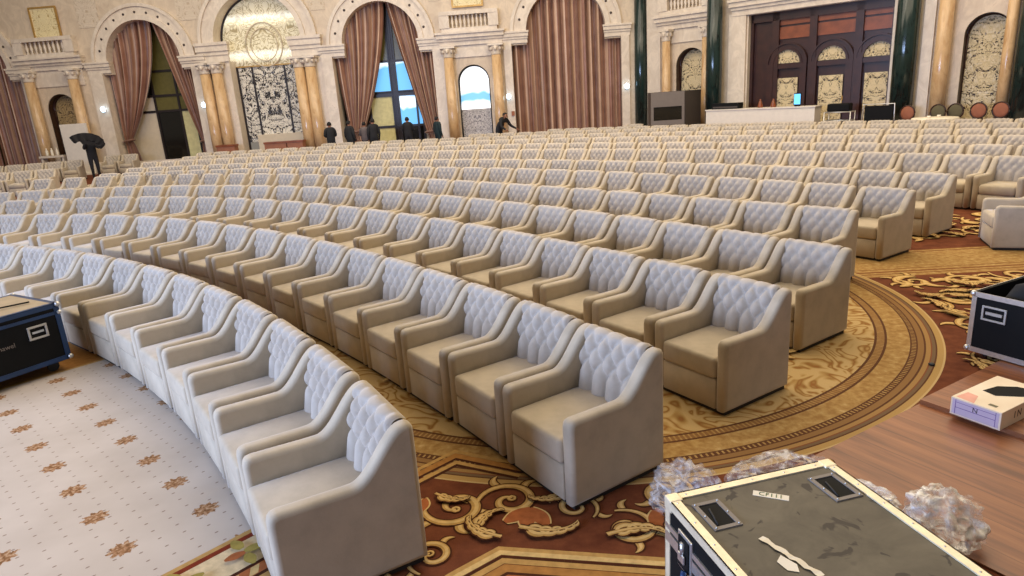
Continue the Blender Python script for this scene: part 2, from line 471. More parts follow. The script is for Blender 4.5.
# the remaining distant rows, past what can be counted
sb = bmesh.new()
for mt in stuff_parts:
    n0 = len(sb.verts); sb.from_mesh(FAR); sb.verts.ensure_lookup_table()
    for vtx in sb.verts[n0:]: vtx.co = mt @ vtx.co
me = bpy.data.meshes.new('distant_armchairs'); sb.to_mesh(me); sb.free()
for m in FAR.materials: me.materials.append(m)
tag(link_mesh('distant_armchairs', me), 'beige tufted armchairs of the last rows below the far wall', 'armchairs', None, 'stuff')
print('chairs', n_chairs, 'rest', len(stuff_parts))
# the block across the aisle at the far left, and the strays
def face(dx, dy): return math.atan2(dx, -dy)          # rotation that makes a chair look along (dx, dy)
fd = Vector((.22, -.975, 0)).normalized(); sd = Vector((fd.y, -fd.x, 0))
for r, (x0, y0, n, name) in enumerate([(-16.35, 24.3, 4, 'front'), (-18.2, 29.0, 6, 'rear')]):
    for k in range(n):
        P = Vector((x0, y0, 0)) + sd * .75 * k
        place_chair(P, face(fd.x, fd.y), 'beige tufted armchair, %s from the right in the %s row of the far left block' % (ordinal(k + 1), name),
                    'armchairs of the far left block, %s row' % name, 2)
for k, (x, y) in enumerate([(-17.7, 31.0), (-16.9, 31.0)]):
    place_chair((x, y), face(.1, -1), ['beige armchair against the left pier, nearer the man with the fan', 'beige armchair against the left pier, under the tied curtain'][k], 'armchairs against the left pier', 2)
fx = Vector((-.92, .38, 0)); ctr = (Vector((6.265, 8.55, 0)) - fx * CD / 2)
place_chair(ctr, face(fx.x, fx.y), 'stray beige armchair turned sideways beyond the aisle, behind the open black trunk', None, 1)

# ------------------------------------------------------------------ floor with its woven pattern
def field_mat():
    m, nt, b = new_mat('carpet_field'); g = NT(nt); s = g.sep(g.coord())
    cx, cy = .644, 7.049
    dx = g.math('SUBTRACT', s[0], cx); dy = g.math('SUBTRACT', s[1], cy)
    r = g.math('SQRT', g.math('ADD', g.math('MULTIPLY', dx, dx), g.math('MULTIPLY', dy, dy)))
    ang = g.math('ARCTAN2', dy, dx)
    red = lin(118, 66, 40); red2 = lin(96, 50, 30); gold = lin(176, 142, 86); gold2 = lin(152, 114, 64); brn = lin(92, 58, 36); pale = lin(194, 164, 112)
    nz = g.noise(g.coord(), 7, 4, .6); fz = g.noise(g.coord(), 120, 2)
    field = g.ramp(nz, [(.35, red2), (.65, red)])
    # medallion interior: gold on gold foliage
    n2 = g.noise(g.coord(), 3.2, 1, .5, 1.4); lf = g.math('ABSOLUTE', g.math('SINE', g.math('MULTIPLY', n2, 16)))
    inner = g.ramp(lf, [(.0, lin(146, 96, 48)), (.18, gold2), (.5, gold), (.8, pale)])
    mott = g.ramp(g.noise(g.coord(), 16, 3), [(.35, gold2), (.6, gold), (.75, pale)])
    dash = g.math('GREATER_THAN', g.math('FRACT', g.math('MULTIPLY', ang, 86)), .38)
    def band(r0, r1): return g.math('MULTIPLY', g.math('GREATER_THAN', r, r0), g.math('LESS_THAN', r, r1))
    col = g.mix(g.math('LESS_THAN', r, 2.96), mott, inner)
    for r0, r1 in ((2.955, 2.975), (3.035, 3.055), (3.232, 3.244), (3.278, 3.29)):
        col = g.mix(band(r0, r1), col, C4(brn))
    col = g.mix(g.math('MULTIPLY', band(2.975, 3.035), dash), col, C4(lin(136, 98, 58)))
    col = g.mix(g.math('MULTIPLY', band(3.244, 3.278), dash), col, C4(brn))
    for r0, r1, c in ((3.29, 3.335, lin(140, 104, 62)), (3.335, 3.35, brn), (3.35, 3.385, lin(160, 124, 74)), (3.385, 3.395, lin(128, 76, 48)),
                      (3.395, 3.42, lin(116, 92, 66)), (3.42, 3.432, brn), (3.432, 3.493, gold), (3.478, 3.493, pale)):
        col = g.mix(band(r0, r1), col, C4(c))
    col = g.mix(g.math('GREATER_THAN', r, 3.493), col, field)
    # straight gold bands crossing the aisle beyond the medallion
    yy = g.math('MULTIPLY_ADD', s[0], .05, s[1])
    right = g.math('MULTIPLY', g.math('GREATER_THAN', s[0], 2.2), g.math('GREATER_THAN', r, 3.493))
    def yb(a, c): return g.math('MULTIPLY', right, g.math('MULTIPLY', g.math('GREATER_THAN', yy, a), g.math('LESS_THAN', yy, c)))
    col = g.mix(yb(7.62, 8.75), col, mott)
    for a, c in ((7.60, 7.63), (7.72, 7.745), (7.80, 7.84), (7.92, 7.94), (8.66, 8.69), (8.75, 8.78)):
        col = g.mix(yb(a, c), col, C4(lin(120, 70, 38)))
    grain = g.mix(g.math('MULTIPLY', fz, .25), col, C4((.02, .012, .008)))
    g.l(grain, b.inputs['Base Color']); b.inputs['Roughness'].default_value = .92; b.inputs['Specular IOR Level'].default_value = .12
    g.bump(fz, b, .25, .004)
    return m
def runner_mat():
    """pale runner: rows of small brown flowers with dotted lines between, woven at 45 degrees"""
    m, nt, b = new_mat('carpet_runner'); g = NT(nt); s = g.sep(g.coord())
    q = .7071
    t = g.math('ADD', g.math('MULTIPLY', s[0], .697), g.math('MULTIPLY', s[1], .717))
    w = g.math('ADD', g.math('MULTIPLY', s[0], -.717), g.math('MULTIPLY', s[1], .697))
    per = .475
    def cell(v, o, p): return g.math('SUBTRACT', g.math('FRACT', g.math('DIVIDE', g.math('SUBTRACT', v, o), p)), .5)
    ft = g.math('MULTIPLY', cell(t, .74 - per / 2, per), per); fw = g.math('MULTIPLY', cell(w, 3.92 - per / 2, per), per)
    rad = g.math('SQRT', g.math('ADD', g.math('MULTIPLY', ft, ft), g.math('MULTIPLY', g.math('MULTIPLY', fw, fw), 1.25)))
    ang = g.math('ARCTAN2', fw, ft)
    pet = g.math('MULTIPLY_ADD', g.math('SINE', g.math('MULTIPLY', ang, 9)), .012, .066)
    nz = g.noise(g.coord(), 60, 2)
    inflo = g.math('LESS_THAN', g.math('MULTIPLY_ADD', nz, .05, rad), g.math('ADD', pet, .03))
    p2 = per / 4
    dt = g.math('MULTIPLY', cell(t, .74, p2), p2)
    row = g.math('MULTIPLY', g.math('FLOOR', g.math('DIVIDE', g.math('SUBTRACT', t, .74), p2)), .5)
    dw = g.math('MULTIPLY', g.math('SUBTRACT', g.math('FRACT', g.math('ADD', g.math('DIVIDE', w, p2 * .9), row)), .5), p2)
    dd = g.math('ADD', g.math('POWER', g.math('ABSOLUTE', dt), 2), g.math('MULTIPLY', g.math('POWER', g.math('ABSOLUTE', dw), 2), 3.0))
    dot = g.math('LESS_THAN', dd, .011 ** 2)
    base = g.ramp(g.noise(g.coord(), 2, 3), [(.3, lin(184, 169, 152)), (.7, lin(197, 182, 165))])
    c = g.mix(g.math('MULTIPLY', dot, .75), base, C4(lin(116, 90, 74)))
    flo = g.ramp(g.noise(g.coord(), 45, 2), [(.35, lin(112, 78, 48)), (.5, lin(152, 110, 74)), (.65, lin(184, 152, 118))])
    c = g.mix(inflo, c, flo)
    g.l(c, b.inputs['Base Color']); b.inputs['Roughness'].default_value = .93; b.inputs['Specular IOR Level'].default_value = .1
    return m
def wood_mat():
    m, nt, b = new_mat('wood_floor_panel'); g = NT(nt); s = g.sep(g.coord())
    # grain runs along (.49,-.87)
    al = g.math('ADD', g.math('MULTIPLY', s[0], .49), g.math('MULTIPLY', s[1], -.87))
    ac = g.math('ADD', g.math('MULTIPLY', s[0], .87), g.math('MULTIPLY', s[1], .49))
    v = g.comb(g.math('MULTIPLY', al, 1.1), g.math('MULTIPLY', ac, 13), 0.0)
    n1 = g.noise(v, 1.0, 4, .6)
    pl = g.math('FRACT', g.math('MULTIPLY', ac, 4.2))
    seam = g.math('LESS_THAN', pl, .03)
    c = g.ramp(n1, [(.28, lin(96, 56, 32)), (.5, lin(136, 84, 50)), (.72, lin(160, 104, 64))])
    c = g.mix(g.math('MULTIPLY', seam, .5), c, C4(lin(70, 38, 22)))
    g.l(c, b.inputs['Base Color']); b.inputs['Roughness'].default_value = .38
    return m
M['field'] = field_mat(); M['runner'] = runner_mat(); M['parquet'] = wood_mat()
for nm, c in (('cp_gold', (176, 138, 80)), ('cp_pale', (200, 168, 110)), ('cp_brown', (70, 38, 22)), ('cp_red', (120, 48, 26)), ('cp_rust', (158, 92, 52)),
              ('cp_cream', (208, 184, 142)), ('cp_leaf', (150, 132, 66)), ('cp_mid', (160, 112, 58))):
    M[nm] = simple('carpet_' + nm[3:], lin(*c), .92, 0, .16, 22, 0, .1)
fl = MB()
fl.faces([(-40, -12, 0), (45, -12, 0), (45, 40, 0), (-40, 40, 0)], [(0, 1, 2, 3)], M['field'])
T_ = Vector((.697, .717, 0)); W_ = Vector((-.717, .697, 0))
def tw(t, w, z): p = T_ * t + W_ * w; return (p.x, p.y, z)
def tw_strip(t0, t1, w0, w1, z, m): fl.faces([tw(t0, w0, z), tw(t1, w0, z), tw(t1, w1, z), tw(t0, w1, z)], [(0, 1, 2, 3)], m)
WB = 3.50
tw_strip(-14, 1.75, WB, 7.5, .001, M['runner'])
e0, e1 = -14, 1.75
for w0, w1, m in ((WB - .035, WB, 'cp_gold'), (WB - .075, WB - .035, 'cp_red'), (WB - .30, WB - .075, 'cp_cream'), (WB - .325, WB - .30, 'cp_brown'), (WB - .40, WB - .325, 'cp_rust'),
                  (WB - .425, WB - .40, 'cp_brown'), (WB - .47, WB - .425, 'cp_gold')):
    tw_strip(e0, e1, w0, w1, .0012, M[m])
for k in range(60):     # rope hatching
    t = e0 + 9 + k * .115
    if t < e1 - .08: fl.faces([tw(t, WB - .395, .0016), tw(t + .05, WB - .395, .0016), tw(t + .09, WB - .33, .0016), tw(t + .04, WB - .33, .0016)], [(0, 1, 2, 3)], M['cp_pale'])
tw_strip(-14, 1.9, 7.5, 12, .0012, M['cp_mid'])
tw_strip(-14, 1.9, 7.46, 7.5, .0014, M['cp_gold'])
zc = [0.0]
def ribbon(pts, ws, z, m):
    zc[0] += 2e-6; z += zc[0] * .5
    v = []; n = len(pts)
    for i, p in enumerate(pts):
        a = pts[max(i - 1, 0)]; b = pts[min(i + 1, n - 1)]
        d = Vector((b[0] - a[0], b[1] - a[1]));
        if d.length < 1e-9: d = Vector((1, 0))
        d.normalize(); nx, ny = -d.y, d.x
        v += [(p[0] + nx * ws[i], p[1] + ny * ws[i], z), (p[0] - nx * ws[i], p[1] - ny * ws[i], z)]
    fl.faces(v, [(2 * i, 2 * i + 1, 2 * i + 3, 2 * i + 2) for i in range(n - 1)], m)
def inked(pts, ws, z):
    zc[0] += 2.4e-5; z += zc[0]
    ribbon(pts, [w + .004 + min(.006, w * .4) for w in ws], z, M['cp_brown'])
    ribbon(pts, ws, z + .0006, M['cp_gold'])
    ribbon([(p[0] + .12 * w, p[1] + .12 * w) for p, w in zip(pts, ws)], [w * .45 for w in ws], z + .0012, M['cp_pale'])
def scroll(x, y, a0, r0, hand=1, turns=1.35, z=.002, leaves=True):
    n = 44; pts = []; ws = []
    for i in range(n + 1):
        s = i / n; a = a0 + hand * s * turns * 2 * PI; r = r0 * (1 - .86 * s ** .85)
        pts.append((x + r * math.cos(a), y + r * math.sin(a))); ws.append(r0 * (.045 + .10 * math.sin(PI * min(1, s * 1.05)) ** .8 * (1 - .35 * s)))
    if leaves:
        for s in (.05, .17, .29, .41):
            a = a0 + hand * s * turns * 2 * PI; r = r0 * (1 - .86 * s ** .85)
            bx, by = x + r * math.cos(a), y + r * math.sin(a)
            leaf(bx, by, a - hand * .85, r0 * .62, hand, z)
    inked(pts, ws, z + .0018)
    fx_, fy_ = pts[-1]
    inked([(fx_ + .02 * math.cos(k * PI / 4), fy_ + .02 * math.sin(k * PI / 4)) for k in range(9)], [r0 * .05] * 9, z + .0018)
def leaf(x, y, a, L, hand, z):
    pts = []; ws = []
    for i in range(13):
        s = i / 12; b = a + hand * .9 * s * s
        pts.append((x + L * s * math.cos(b), y + L * s * math.sin(b))); ws.append(L * .19 * math.sin(PI * min(1, s * .93 + .05)) ** .8)
    inked(pts, ws, z)
def plume(x, y, a, L, hand, z=.002):
    """acanthus plume: a curved stem with leaflets getting smaller to the tip"""
    st = []
    for i in range(17):
        s = i / 16; b_ = a + hand * 1.5 * s * s; st.append((x, y)); x += L / 16 * math.cos(b_); y += L / 16 * math.sin(b_)
    for s in (2, 5, 8, 11, 13):
        dx, dy = st[s + 1][0] - st[s][0], st[s + 1][1] - st[s][1]; da = math.atan2(dy, dx); k = 1 - .045 * s
        leaf(*st[s], da - hand * .75, L * .42 * k, hand, z)
        if s < 11: leaf(*st[s], da + hand * .8, L * .30 * k, -hand, z)
    inked(st, [L * .045 * (1 - .8 * i / 16) for i in range(17)], z + .0008)
def flower(x, y, a, r, z=.003):
    for k in (-.7, 0, .7):
        pts = [(x + r * s / 8 * math.cos(a + k), y + r * s / 8 * math.sin(a + k)) for s in range(9)]
        ws = [r * .26 * math.sin(PI * min(1, .1 + s / 8 * .8)) for s in range(9)]
        zc[0] += 3e-5; ribbon(pts, [w + .01 for w in ws], z, M['cp_pale']); ribbon(pts, ws, z + .0006, M['cp_rust'])
# border lines between the medallion and the octagonal centre panel
def poly_band(P, off, w, z, m):
    """mitred band along polyline P, at distance off to its left"""
    q = []
    for i in range(len(P)):
        a = Vector(P[max(i - 1, 0)]); b = Vector(P[i]); c = Vector(P[min(i + 1, len(P) - 1)])
        d1 = (b - a).normalized() if i else (c - b).normalized(); d2 = (c - b).normalized() if i < len(P) - 1 else d1
        n1 = Vector((-d1.y, d1.x)); n2 = Vector((-d2.y, d2.x)); mm = (n1 + n2).normalized(); k = 1 / max(.3, mm.dot(n1)); q.append((b, mm * k))
    v = []
    for b, mm in q: v += [(*(b + mm * off), z), (*(b + mm * (off + w)), z)]
    fl.faces(v, [(2 * i, 2 * i + 2, 2 * i + 3, 2 * i + 1) for i in range(len(P) - 1)], m)
OCT = [(-1.6, 1.9), (-.38, 2.87), (-.16, 3.03), (.15, 2.965), (1.9, 2.60)]
for off, w, m in ((0, .03, 'cp_gold'), (-.035, .035, 'cp_pale'), (-.06, .02, 'cp_brown'), (-.10, .04, 'cp_gold'), (-.16, .055, 'cp_mid'), (-.18, .02, 'cp_brown'), (-.24, .06, 'cp_rust'), (-.27, .03, 'cp_brown'), (-.36, .08, 'cp_gold')):
    poly_band(OCT, off, w, .0014, M[m])
OUT = [(-1.35, 3.05), (-.62, 3.74), (-.44, 3.90), (-.05, 3.70)]
for off, w, m in ((0, .025, 'cp_brown'), (.025, .035, 'cp_gold'), (.07, .02, 'cp_brown'), (.09, .05, 'cp_mid'), (.15, .03, 'cp_gold')):
    poly_band(OUT, off, w, .0014, M[m])
for a in [(-.42, 3.45, 2.6, .21, 1), (-.10, 3.47, 3.3, .20, -1), (.55, 3.14, 1.9, .17, -1), (-.78, 3.18, 1.2, .20, 1), (-.52, 3.02, 4.4, .15, -1), (.82, 3.45, .8, .18, -1),
          (.92, 3.0, 2.4, .16, 1), (.28, 3.36, 5.4, .14, 1), (-.98, 2.85, .6, .19, 1), (-1.1, 3.25, 5.0, .15, -1)]:
    scroll(*a[:4], a[4])
flower(.02, 3.38, 4.5, .19, .0048); flower(.72, 3.28, 5.3, .17, .0048); flower(-.62, 3.42, 2.2, .13, .0048)
rs = random.Random(11)
# the red field right of the medallion and beyond the gold band
for (x, y, a, r, h) in [(4.28, 5.7, .4, .27, 1), (4.52, 6.45, 3.5, .28, -1), (4.5, 7.15, 1.0, .24, 1), (5.05, 7.05, 4.0, .26, -1), (5.45, 6.55, .8, .28, 1), (5.65, 7.15, 2.6, .26, 1),
                        (4.95, 5.9, 5.2, .24, -1), (3.86, 4.95, 2.0, .18, 1), (3.55, 4.58, 1.0, .17, -1), (6.2, 7.0, 3.0, .28, -1), (6.3, 6.2, 1.0, .28, 1), (3.34, 4.34, .2, .14, 1), (4.98, 6.48, 2.0, .2, 1),
                        (5.25, 9.0, .3, .26, 1), (5.85, 9.15, 3.3, .26, -1), (5.5, 9.7, 1.0, .3, 1), (6.2, 9.8, 4.0, .28, -1), (6.7, 9.2, 2.0, .26, 1), (5.0, 9.6, 2.0, .26, -1), (5.6, 10.3, 2, .28, 1), (6.5, 10.4, 1, .28, -1),
                        (6.9, 7.4, 0, .26, 1), (7.2, 9.9, 2, .3, 1), (1.78, 3.54, .4, .11, 1), (1.48, 3.44, 2, .12, 1)]:
    scroll(x, y, a, r, h)
    for k in range(3 if x > 3.9 else 0): leaf(x + rs.uniform(-.4, .4), y + rs.uniform(-.3, .3), rs.uniform(0, 6.28), r * 1.1, rs.choice((-1, 1)), .0034)
for x, y, a, L, h in [(-.95, 3.05, .9, .34, 1), (-.72, 2.86, 2.2, .3, -1), (-.3, 3.2, 1.2, .26, -1), (-.05, 3.2, 5.9, .36, 1), (.42, 3.08, .3, .36, -1), (.75, 3.05, 1.2, .3, 1), (.25, 3.5, 3.6, .26, -1),
                      (-.55, 3.58, 5.6, .24, 1), (1.05, 3.35, 3.9, .3, 1), (-.15, 3.12, 2.7, .3, -1)]:
    plume(x, y, a, L, h)
for x, y, a, L, h in [(3.62, 4.72, 1.2, .3, 1), (3.98, 5.35, .8, .3, -1), (4.1, 5.75, 5.6, .34, 1), (3.72, 4.98, 5.0, .26, 1), (3.48, 4.5, .3, .24, -1), (4.22, 6.2, 1.2, .36, 1)]: plume(x, y, a, L, h)
for k in range(130):     # plumes filling the right-hand field
    x, y = rs.uniform(3.3, 7.2), rs.choice((rs.uniform(4.4, 7.2), rs.uniform(8.95, 11)))
    if math.hypot(x - .644, y - 7.049) < 3.82: continue
    if y < 7.6 and y + .05 * x > 7.35: continue
    if (x - 2.84) * .496 - (y - 4.30) * .868 > -.3: continue
    plume(x, y, rs.uniform(0, 6.28), rs.uniform(.24, .4), rs.choice((-1, 1)))
# leaves of the runner's border
for k in range(10):
    t = 1.5 - k * .33
    for w, a in ((WB - .19, .4), (WB - .16, 2.2), (WB - .2, 3.6), (WB - .22, 5.2)):
        x, y, _ = tw(t, w, 0)
        pts = [(x + .11 * s / 8 * math.cos(a + .2 * k), y + .11 * s / 8 * math.sin(a + .2 * k)) for s in range(9)]
        ribbon(pts, [.028 * math.sin(PI * min(1, .1 + s / 8 * .85)) + .004 for s in range(9)], .0016 + .0002 * (k % 3), M['cp_leaf'] if a != 3.6 else M['cp_rust'])
# foliage woven tone on tone inside the medallion
for ring, nn in ((2.3, 16), (1.3, 9)):
    for k in range(nn):
        a = 2 * PI * k / nn
        x, y = .644 + ring * math.cos(a), 7.049 + ring * math.sin(a)
        for e in (0, 1, 2, 3, 4):
            b = a + e * 1.2566
            pts = [(x + .2 * s / 6 * math.cos(b + .15 * s), y + .2 * s / 6 * math.sin(b + .15 * s)) for s in range(7)]
            ribbon(pts, [.035 * math.sin(PI * min(1, .1 + s / 6 * .85)) for s in range(7)], .0015, M['cp_mid'] if e % 2 else M['cp_pale'])
        ribbon([(x + .05 * math.cos(q * PI / 6), y + .05 * math.sin(q * PI / 6)) for q in range(13)], [.014] * 13, .002, M['cp_rust'])
tag(fl.build('floor', None, (0, 0, 0), 0, recalc=False), kind='structure')
def ax2(o, a, b, z=0.0):
    A_, B_ = Vector((.868, .496, 0)), Vector((.496, -.868, 0))
    p = Vector((*o, 0)) + A_ * a + B_ * b; return (p.x, p.y, z)
wd = MB()
def slab(o, a0, a1, b0, b1, z0, z1):
    v = [ax2(o, a, b, z) for z in (z0, z1) for b in (b0, b1) for a in (a0, a1)]
    wd.faces(v, [(0, 2, 3, 1), (4, 5, 7, 6), (0, 1, 5, 4), (2, 6, 7, 3), (0, 4, 6, 2), (1, 3, 7, 5)], M['parquet'])
slab((2.84, 4.30), -1.4, .0, .0, 5.0, .0045, .012)
tag(wd.build('floor_wood_panel'), kind='structure')
wd = MB(); slab((2.84, 4.30), .0, 3.2, .0, 5.0, .0045, .045)
tag(wd.build('floor_wood_platform'), kind='structure')
# ------------------------------------------------------------------ walls: two planes, local x along the wall, y into it, z up
class Wall:
    def __init__(self, o, ang): self.o = Vector((*o, 0)); self.a = ang
    def at(self, s, y=0, z=0):
        c, n = math.cos(self.a), math.sin(self.a); return (self.o.x + c * s - n * y, self.o.y + n * s + c * y, z)
WL = Wall((-23.645, 33.0), math.atan2(-.06666, .99778)); WR = Wall((6.29, 31.0), math.atan2(-.70575, .70846))
def put(mb, w, name, kind=None, s=0, y=0, z=0, parent=None, recalc=True):
    o = mb.build(name, parent, w.at(s, y, z), w.a, recalc)
    if kind: o['kind'] = kind
    return o
TOP = 9.6
def opening_z(s, ops):
    """underside of the wall at s: 0 where it reaches the floor"""
    for o in ops:
        ds = abs(s - o['c'])
        if ds < o['r'] - 1e-6: return o['z'] + math.sqrt(max(0, o['r'] ** 2 - ds ** 2))
        if ds < o.get('b', 0) - 1e-6: return o['zb']
    return 0.0
def wall_mesh(mb, s0, s1, ops, depth, m, m2, top=TOP):
    cuts = {s0, s1}
    for o in ops:
        for k in range(25): cuts.add(o['c'] + o['r'] * math.cos(PI * k / 24))
        if o.get('b'): cuts |= {o['c'] - o['b'], o['c'] + o['b']}
    cuts = sorted(c for c in cuts if s0 <= c <= s1)
    for a, b in zip(cuts, cuts[1:]):
        if b - a < 1e-5: continue
        e = 1e-5; za, zb = opening_z(a + e, ops), opening_z(b - e, ops)
        mid = opening_z((a + b) / 2, ops)
        if mid == 0: za = zb = 0
        mb.faces([(a, 0, za), (b, 0, zb), (b, 0, top), (a, 0, top)], [(0, 1, 2, 3)], m)
        if mid > 0: mb.faces([(a, 0, za), (b, 0, zb), (b, depth, zb), (a, depth, za)], [(3, 2, 1, 0)], m2)
    for c in cuts:     # jambs
        za, zb = opening_z(c - 1e-4, ops), opening_z(c + 1e-4, ops)
        if abs(za - zb) > .02: mb.faces([(c, 0, min(za, zb)), (c, depth, min(za, zb)), (c, depth, max(za, zb)), (c, 0, max(za, zb))], [(0, 1, 2, 3)], m2)
CUR = [-.5, 7.72, 18.62, 26.8]; CHB = [2.2, 2.1, 2.27, 2.4]; MIR = 13.1; NIC = [3.3, 22.62]
opsL = [dict(c=c, r=1.72, z=4.85, b=hb, zb=4.35) for c, hb in zip(CUR, CHB)] + [dict(c=MIR, r=1.98, z=5.35)] + [dict(c=c, r=.72, z=2.95) for c in NIC]
wl = MB(); wall_mesh(wl, -9, 30.0, opsL, .75, M['stone'], M['stone_lt']); put(wl, WL, 'wall_back', 'structure')
wr = MB(); opsR = [dict(c=2.5, r=.70, z=2.95), dict(c=12.77, r=.62, z=3.14)]
wall_mesh(wr, 0, 4.95, opsR, .5, M['stone'], M['stone_lt']); wall_mesh(wr, 10.1, 24, opsR, .5, M['stone'], M['stone_lt'])
wr.box(4.95, 10.1, 0, .6, 4.6, TOP, M['stone']); wr.box(4.93, 4.97, -.02, .8, 0, 4.6, M['stone_lt']); wr.box(10.08, 10.2, -.08, .8, 0, 4.7, M['stone_lt'])
put(wr, WR, 'wall_right', 'structure')
# side pier faces where the mirror bay is narrowed below its arch
tn = [0]
def trim(mb, w, **k):
    tn[0] += 1; return put(mb, w, 'trim_%d' % tn[0], 'structure', **k)
def moulding(mb, x0, x1, z0, z1, y, m):
    """stepped cornice, growing outwards (towards -y) with height"""
    h = z1 - z0
    for a, b, q in ((0, .35, .35), (.35, .55, .55), (.55, .85, .8), (.85, 1, 1)):
        mb.box(x0 - y * q * .5, x1 + y * q * .5, -y * q, .0, z0 + a * h, z0 + b * h + .001, m)
def archring(mb, c, z, r0, r1, y, m, n=36):
    for (ra, rb, d) in ((r0, r0 + (r1 - r0) * .3, y), (r0 + (r1 - r0) * .3, r0 + (r1 - r0) * .8, y * .55), (r0 + (r1 - r0) * .8, r1, y)):
        v = []
        for k in range(n + 1):
            t = PI * k / n
            for r, yy in ((ra, 0), (ra, -d), (rb, -d), (rb, 0)): v.append((c + r * math.cos(t), yy, z + r * math.sin(t)))
        mb.faces(v, [(4 * k + q, 4 * k + q + 1, 4 * k + q + 5, 4 * k + q + 4) for k in range(n) for q in range(3)], m)
M['downlight'] = simple('dark_downlight', lin(60, 44, 34), .4)
for c, hb in zip(CUR, CHB):
    mb = MB(); archring(mb, c, 4.85, 1.72, 2.42, .16, M['stone_lt'])
    for k in range(1, 12):
        t = PI * k / 12; x, z = c + 2.05 * math.cos(t), 4.85 + 2.05 * math.sin(t)
        mb.sphere((x, -.10, z), (.055, .02, .055), M['downlight'], 8, 6)
    trim(mb, WL)
    mb = MB()
    for sg in (-1, 1):
        a, b = (c + sg * 1.72, c + sg * 2.75) if sg > 0 else (c - 2.75, c - 1.72)
        moulding(mb, a, b, 4.42, 4.92, .22, M['stone_lt'])
        a, b = (c + hb, c + 2.75) if sg > 0 else (c - 2.75, c - hb)
        mb.box(a, b, -.10, 0, 0, 4.42, M['stone_lt'])
        mb.box(a - .04, b + .04, -.16, 0, 0, .5, M['stone_lt'])
    trim(mb, WL)
mb = MB(); archring(mb, MIR, 5.35, 1.98, 2.7, .18, M['stone_lt'])
for sg in (-1, 1):
    a, b = (MIR + 1.5, MIR + 2.75) if sg > 0 else (MIR - 2.75, MIR - 1.5)
    moulding(mb, a, b, 4.55, 5.38, .3, M['stone_lt']); mb.box(a, b, -.02, .7, 0, 4.55, M['stone_lt'])
trim(mb, WL)
def relief(w, s0, s1, z0, z1):
    mb = MB(); mb.box(-(s1 - s0) / 2, (s1 - s0) / 2, -.02, 0, 0, z1 - z0, M['relief']); trim(mb, w, s=(s0 + s1) / 2, z=z0)
for a, b in ((5.0, 6.0), (9.6, 10.8), (15.6, 16.3), (20.9, 21.4), (24.0, 24.6)): relief(WL, a, b, 6.4, 9.2)
def niche_bay(w, c, half, zcor, cols, zdoor):
    """projecting entablature and balcony above a pair of columns"""
    mb = MB(); moulding(mb, c - half, c + half, zcor, zcor + .55, .42, M['stone_lt'])
    mb.box(c - half + .1, c + half - .1, -.3, 0, zcor + .55, zcor + .72, M['stone_lt'])
    for sg in (-1, 1): mb.box(c + sg * (half - .25) - .22, c + sg * (half - .25) + .22, -.34, 0, zcor + .72, zcor + 1.3, M['stone_lt'])
    mb.box(c - half + .05, c + half - .05, -.36, 0, zcor + 1.24, zcor + 1.4, M['stone_lt'])
    mb.box(c - half + .3, c + half - .3, -.03, 0, zcor + .72, zcor + 1.24, M['stone'])
    n = 9
    for k in range(n):
        x = c - half + .6 + (2 * half - 1.2) * k / (n - 1)
        mb.lathe([(.05, 0), (.05, .05), (.03, .09), (.07, .24), (.03, .42), (.05, .48), (.05, .52)], M['stone_lt'], (x, -.2, zcor + .72), 8)
    mb.box(c - half + .05, c + half - .05, -.06, 0, 4.0 if w is WL else 3.9, zcor, M['stone_lt'])
    trim(mb, w)
niche_bay(WL, NIC[0], 1.45, 4.72, None, None); niche_bay(WL, NIC[1], 1.32, 4.5, None, None)
niche_bay(WR, 2.35, 1.25, 4.45, None, None)
def column(w, s, y, r, h, m, name, label, cat, group, zb=0.0):
    t = empty(name, w.at(s, y, zb), w.a, label, cat, group)
    mb = MB(); mb.box(-r * 1.35, r * 1.35, -r * 1.35, r * 1.35, 0, r * .6, M['stone_lt']); mb.lathe([(r * 1.3, r * .6), (r * 1.35, r * .8), (r * 1.1, r), (r * 1.05, r * 1.2)], M['stone_lt'], n=20); mb.build('base', t)
    mb = MB(); mb.lathe([(r, r * 1.2), (r, h * .35), (r * .88, h)], m, n=24); mb.build('shaft', t)
    mb = MB(); mb.lathe([(r * .9, h), (r * .98, h + .04), (r * .92, h + .1), (r * 1.15, h + .28), (r * 1.4, h + .38)], M['stone_lt'], n=16)
    for k in range(8):
        a = PI * k / 4; mb.sphere((r * 1.12 * math.cos(a), r * 1.12 * math.sin(a), h + .26), (r * .3, r * .3, .1), M['stone_lt'], 6, 5)
    mb.box(-r * 1.4, r * 1.4, -r * 1.4, r * 1.4, h + .38, h + .46, M['stone_lt']); mb.build('capital', t)
    return t
ac = lambda w, s, r, h, lab, y=-.28: column(w, s, y, r, h, M['amber'], 'marble_column', lab, 'column', 'amber marble columns')
ac(WL, 2.2, .24, 4.25, 'amber marble column between the leftmost curtain and the dark arched niche')
ac(WL, 4.3, .24, 4.25, 'amber marble column right of the leftmost dark arched niche')
ac(WL, 10.5, .26, 4.05, 'outer amber column beside the tied curtain, left of the tall mirror', -.24); ac(WL, 11.05, .26, 4.05, 'inner amber column at the left edge of the tall mirror', -.24)
ac(WL, 14.85, .26, 4.05, 'inner amber column at the right edge of the tall mirror', -.24); ac(WL, 15.35, .26, 4.05, 'outer amber column right of the tall mirror, by the standing men', -.24)
ac(WL, 21.6, .24, 4.0, 'amber marble column left of the bright arched window'); ac(WL, 23.72, .24, 4.0, 'amber marble column right of the bright arched window')
ac(WR, 1.5, .19, 3.98, 'slim amber column left of the niche behind the grey booth'); ac(WR, 3.28, .17, 3.98, 'slim amber column half hidden by the green column near the dark doors', -.2)
ac(WR, 11.65, .23, 6.2, 'tall amber column between the green column and the rightmost lattice door')
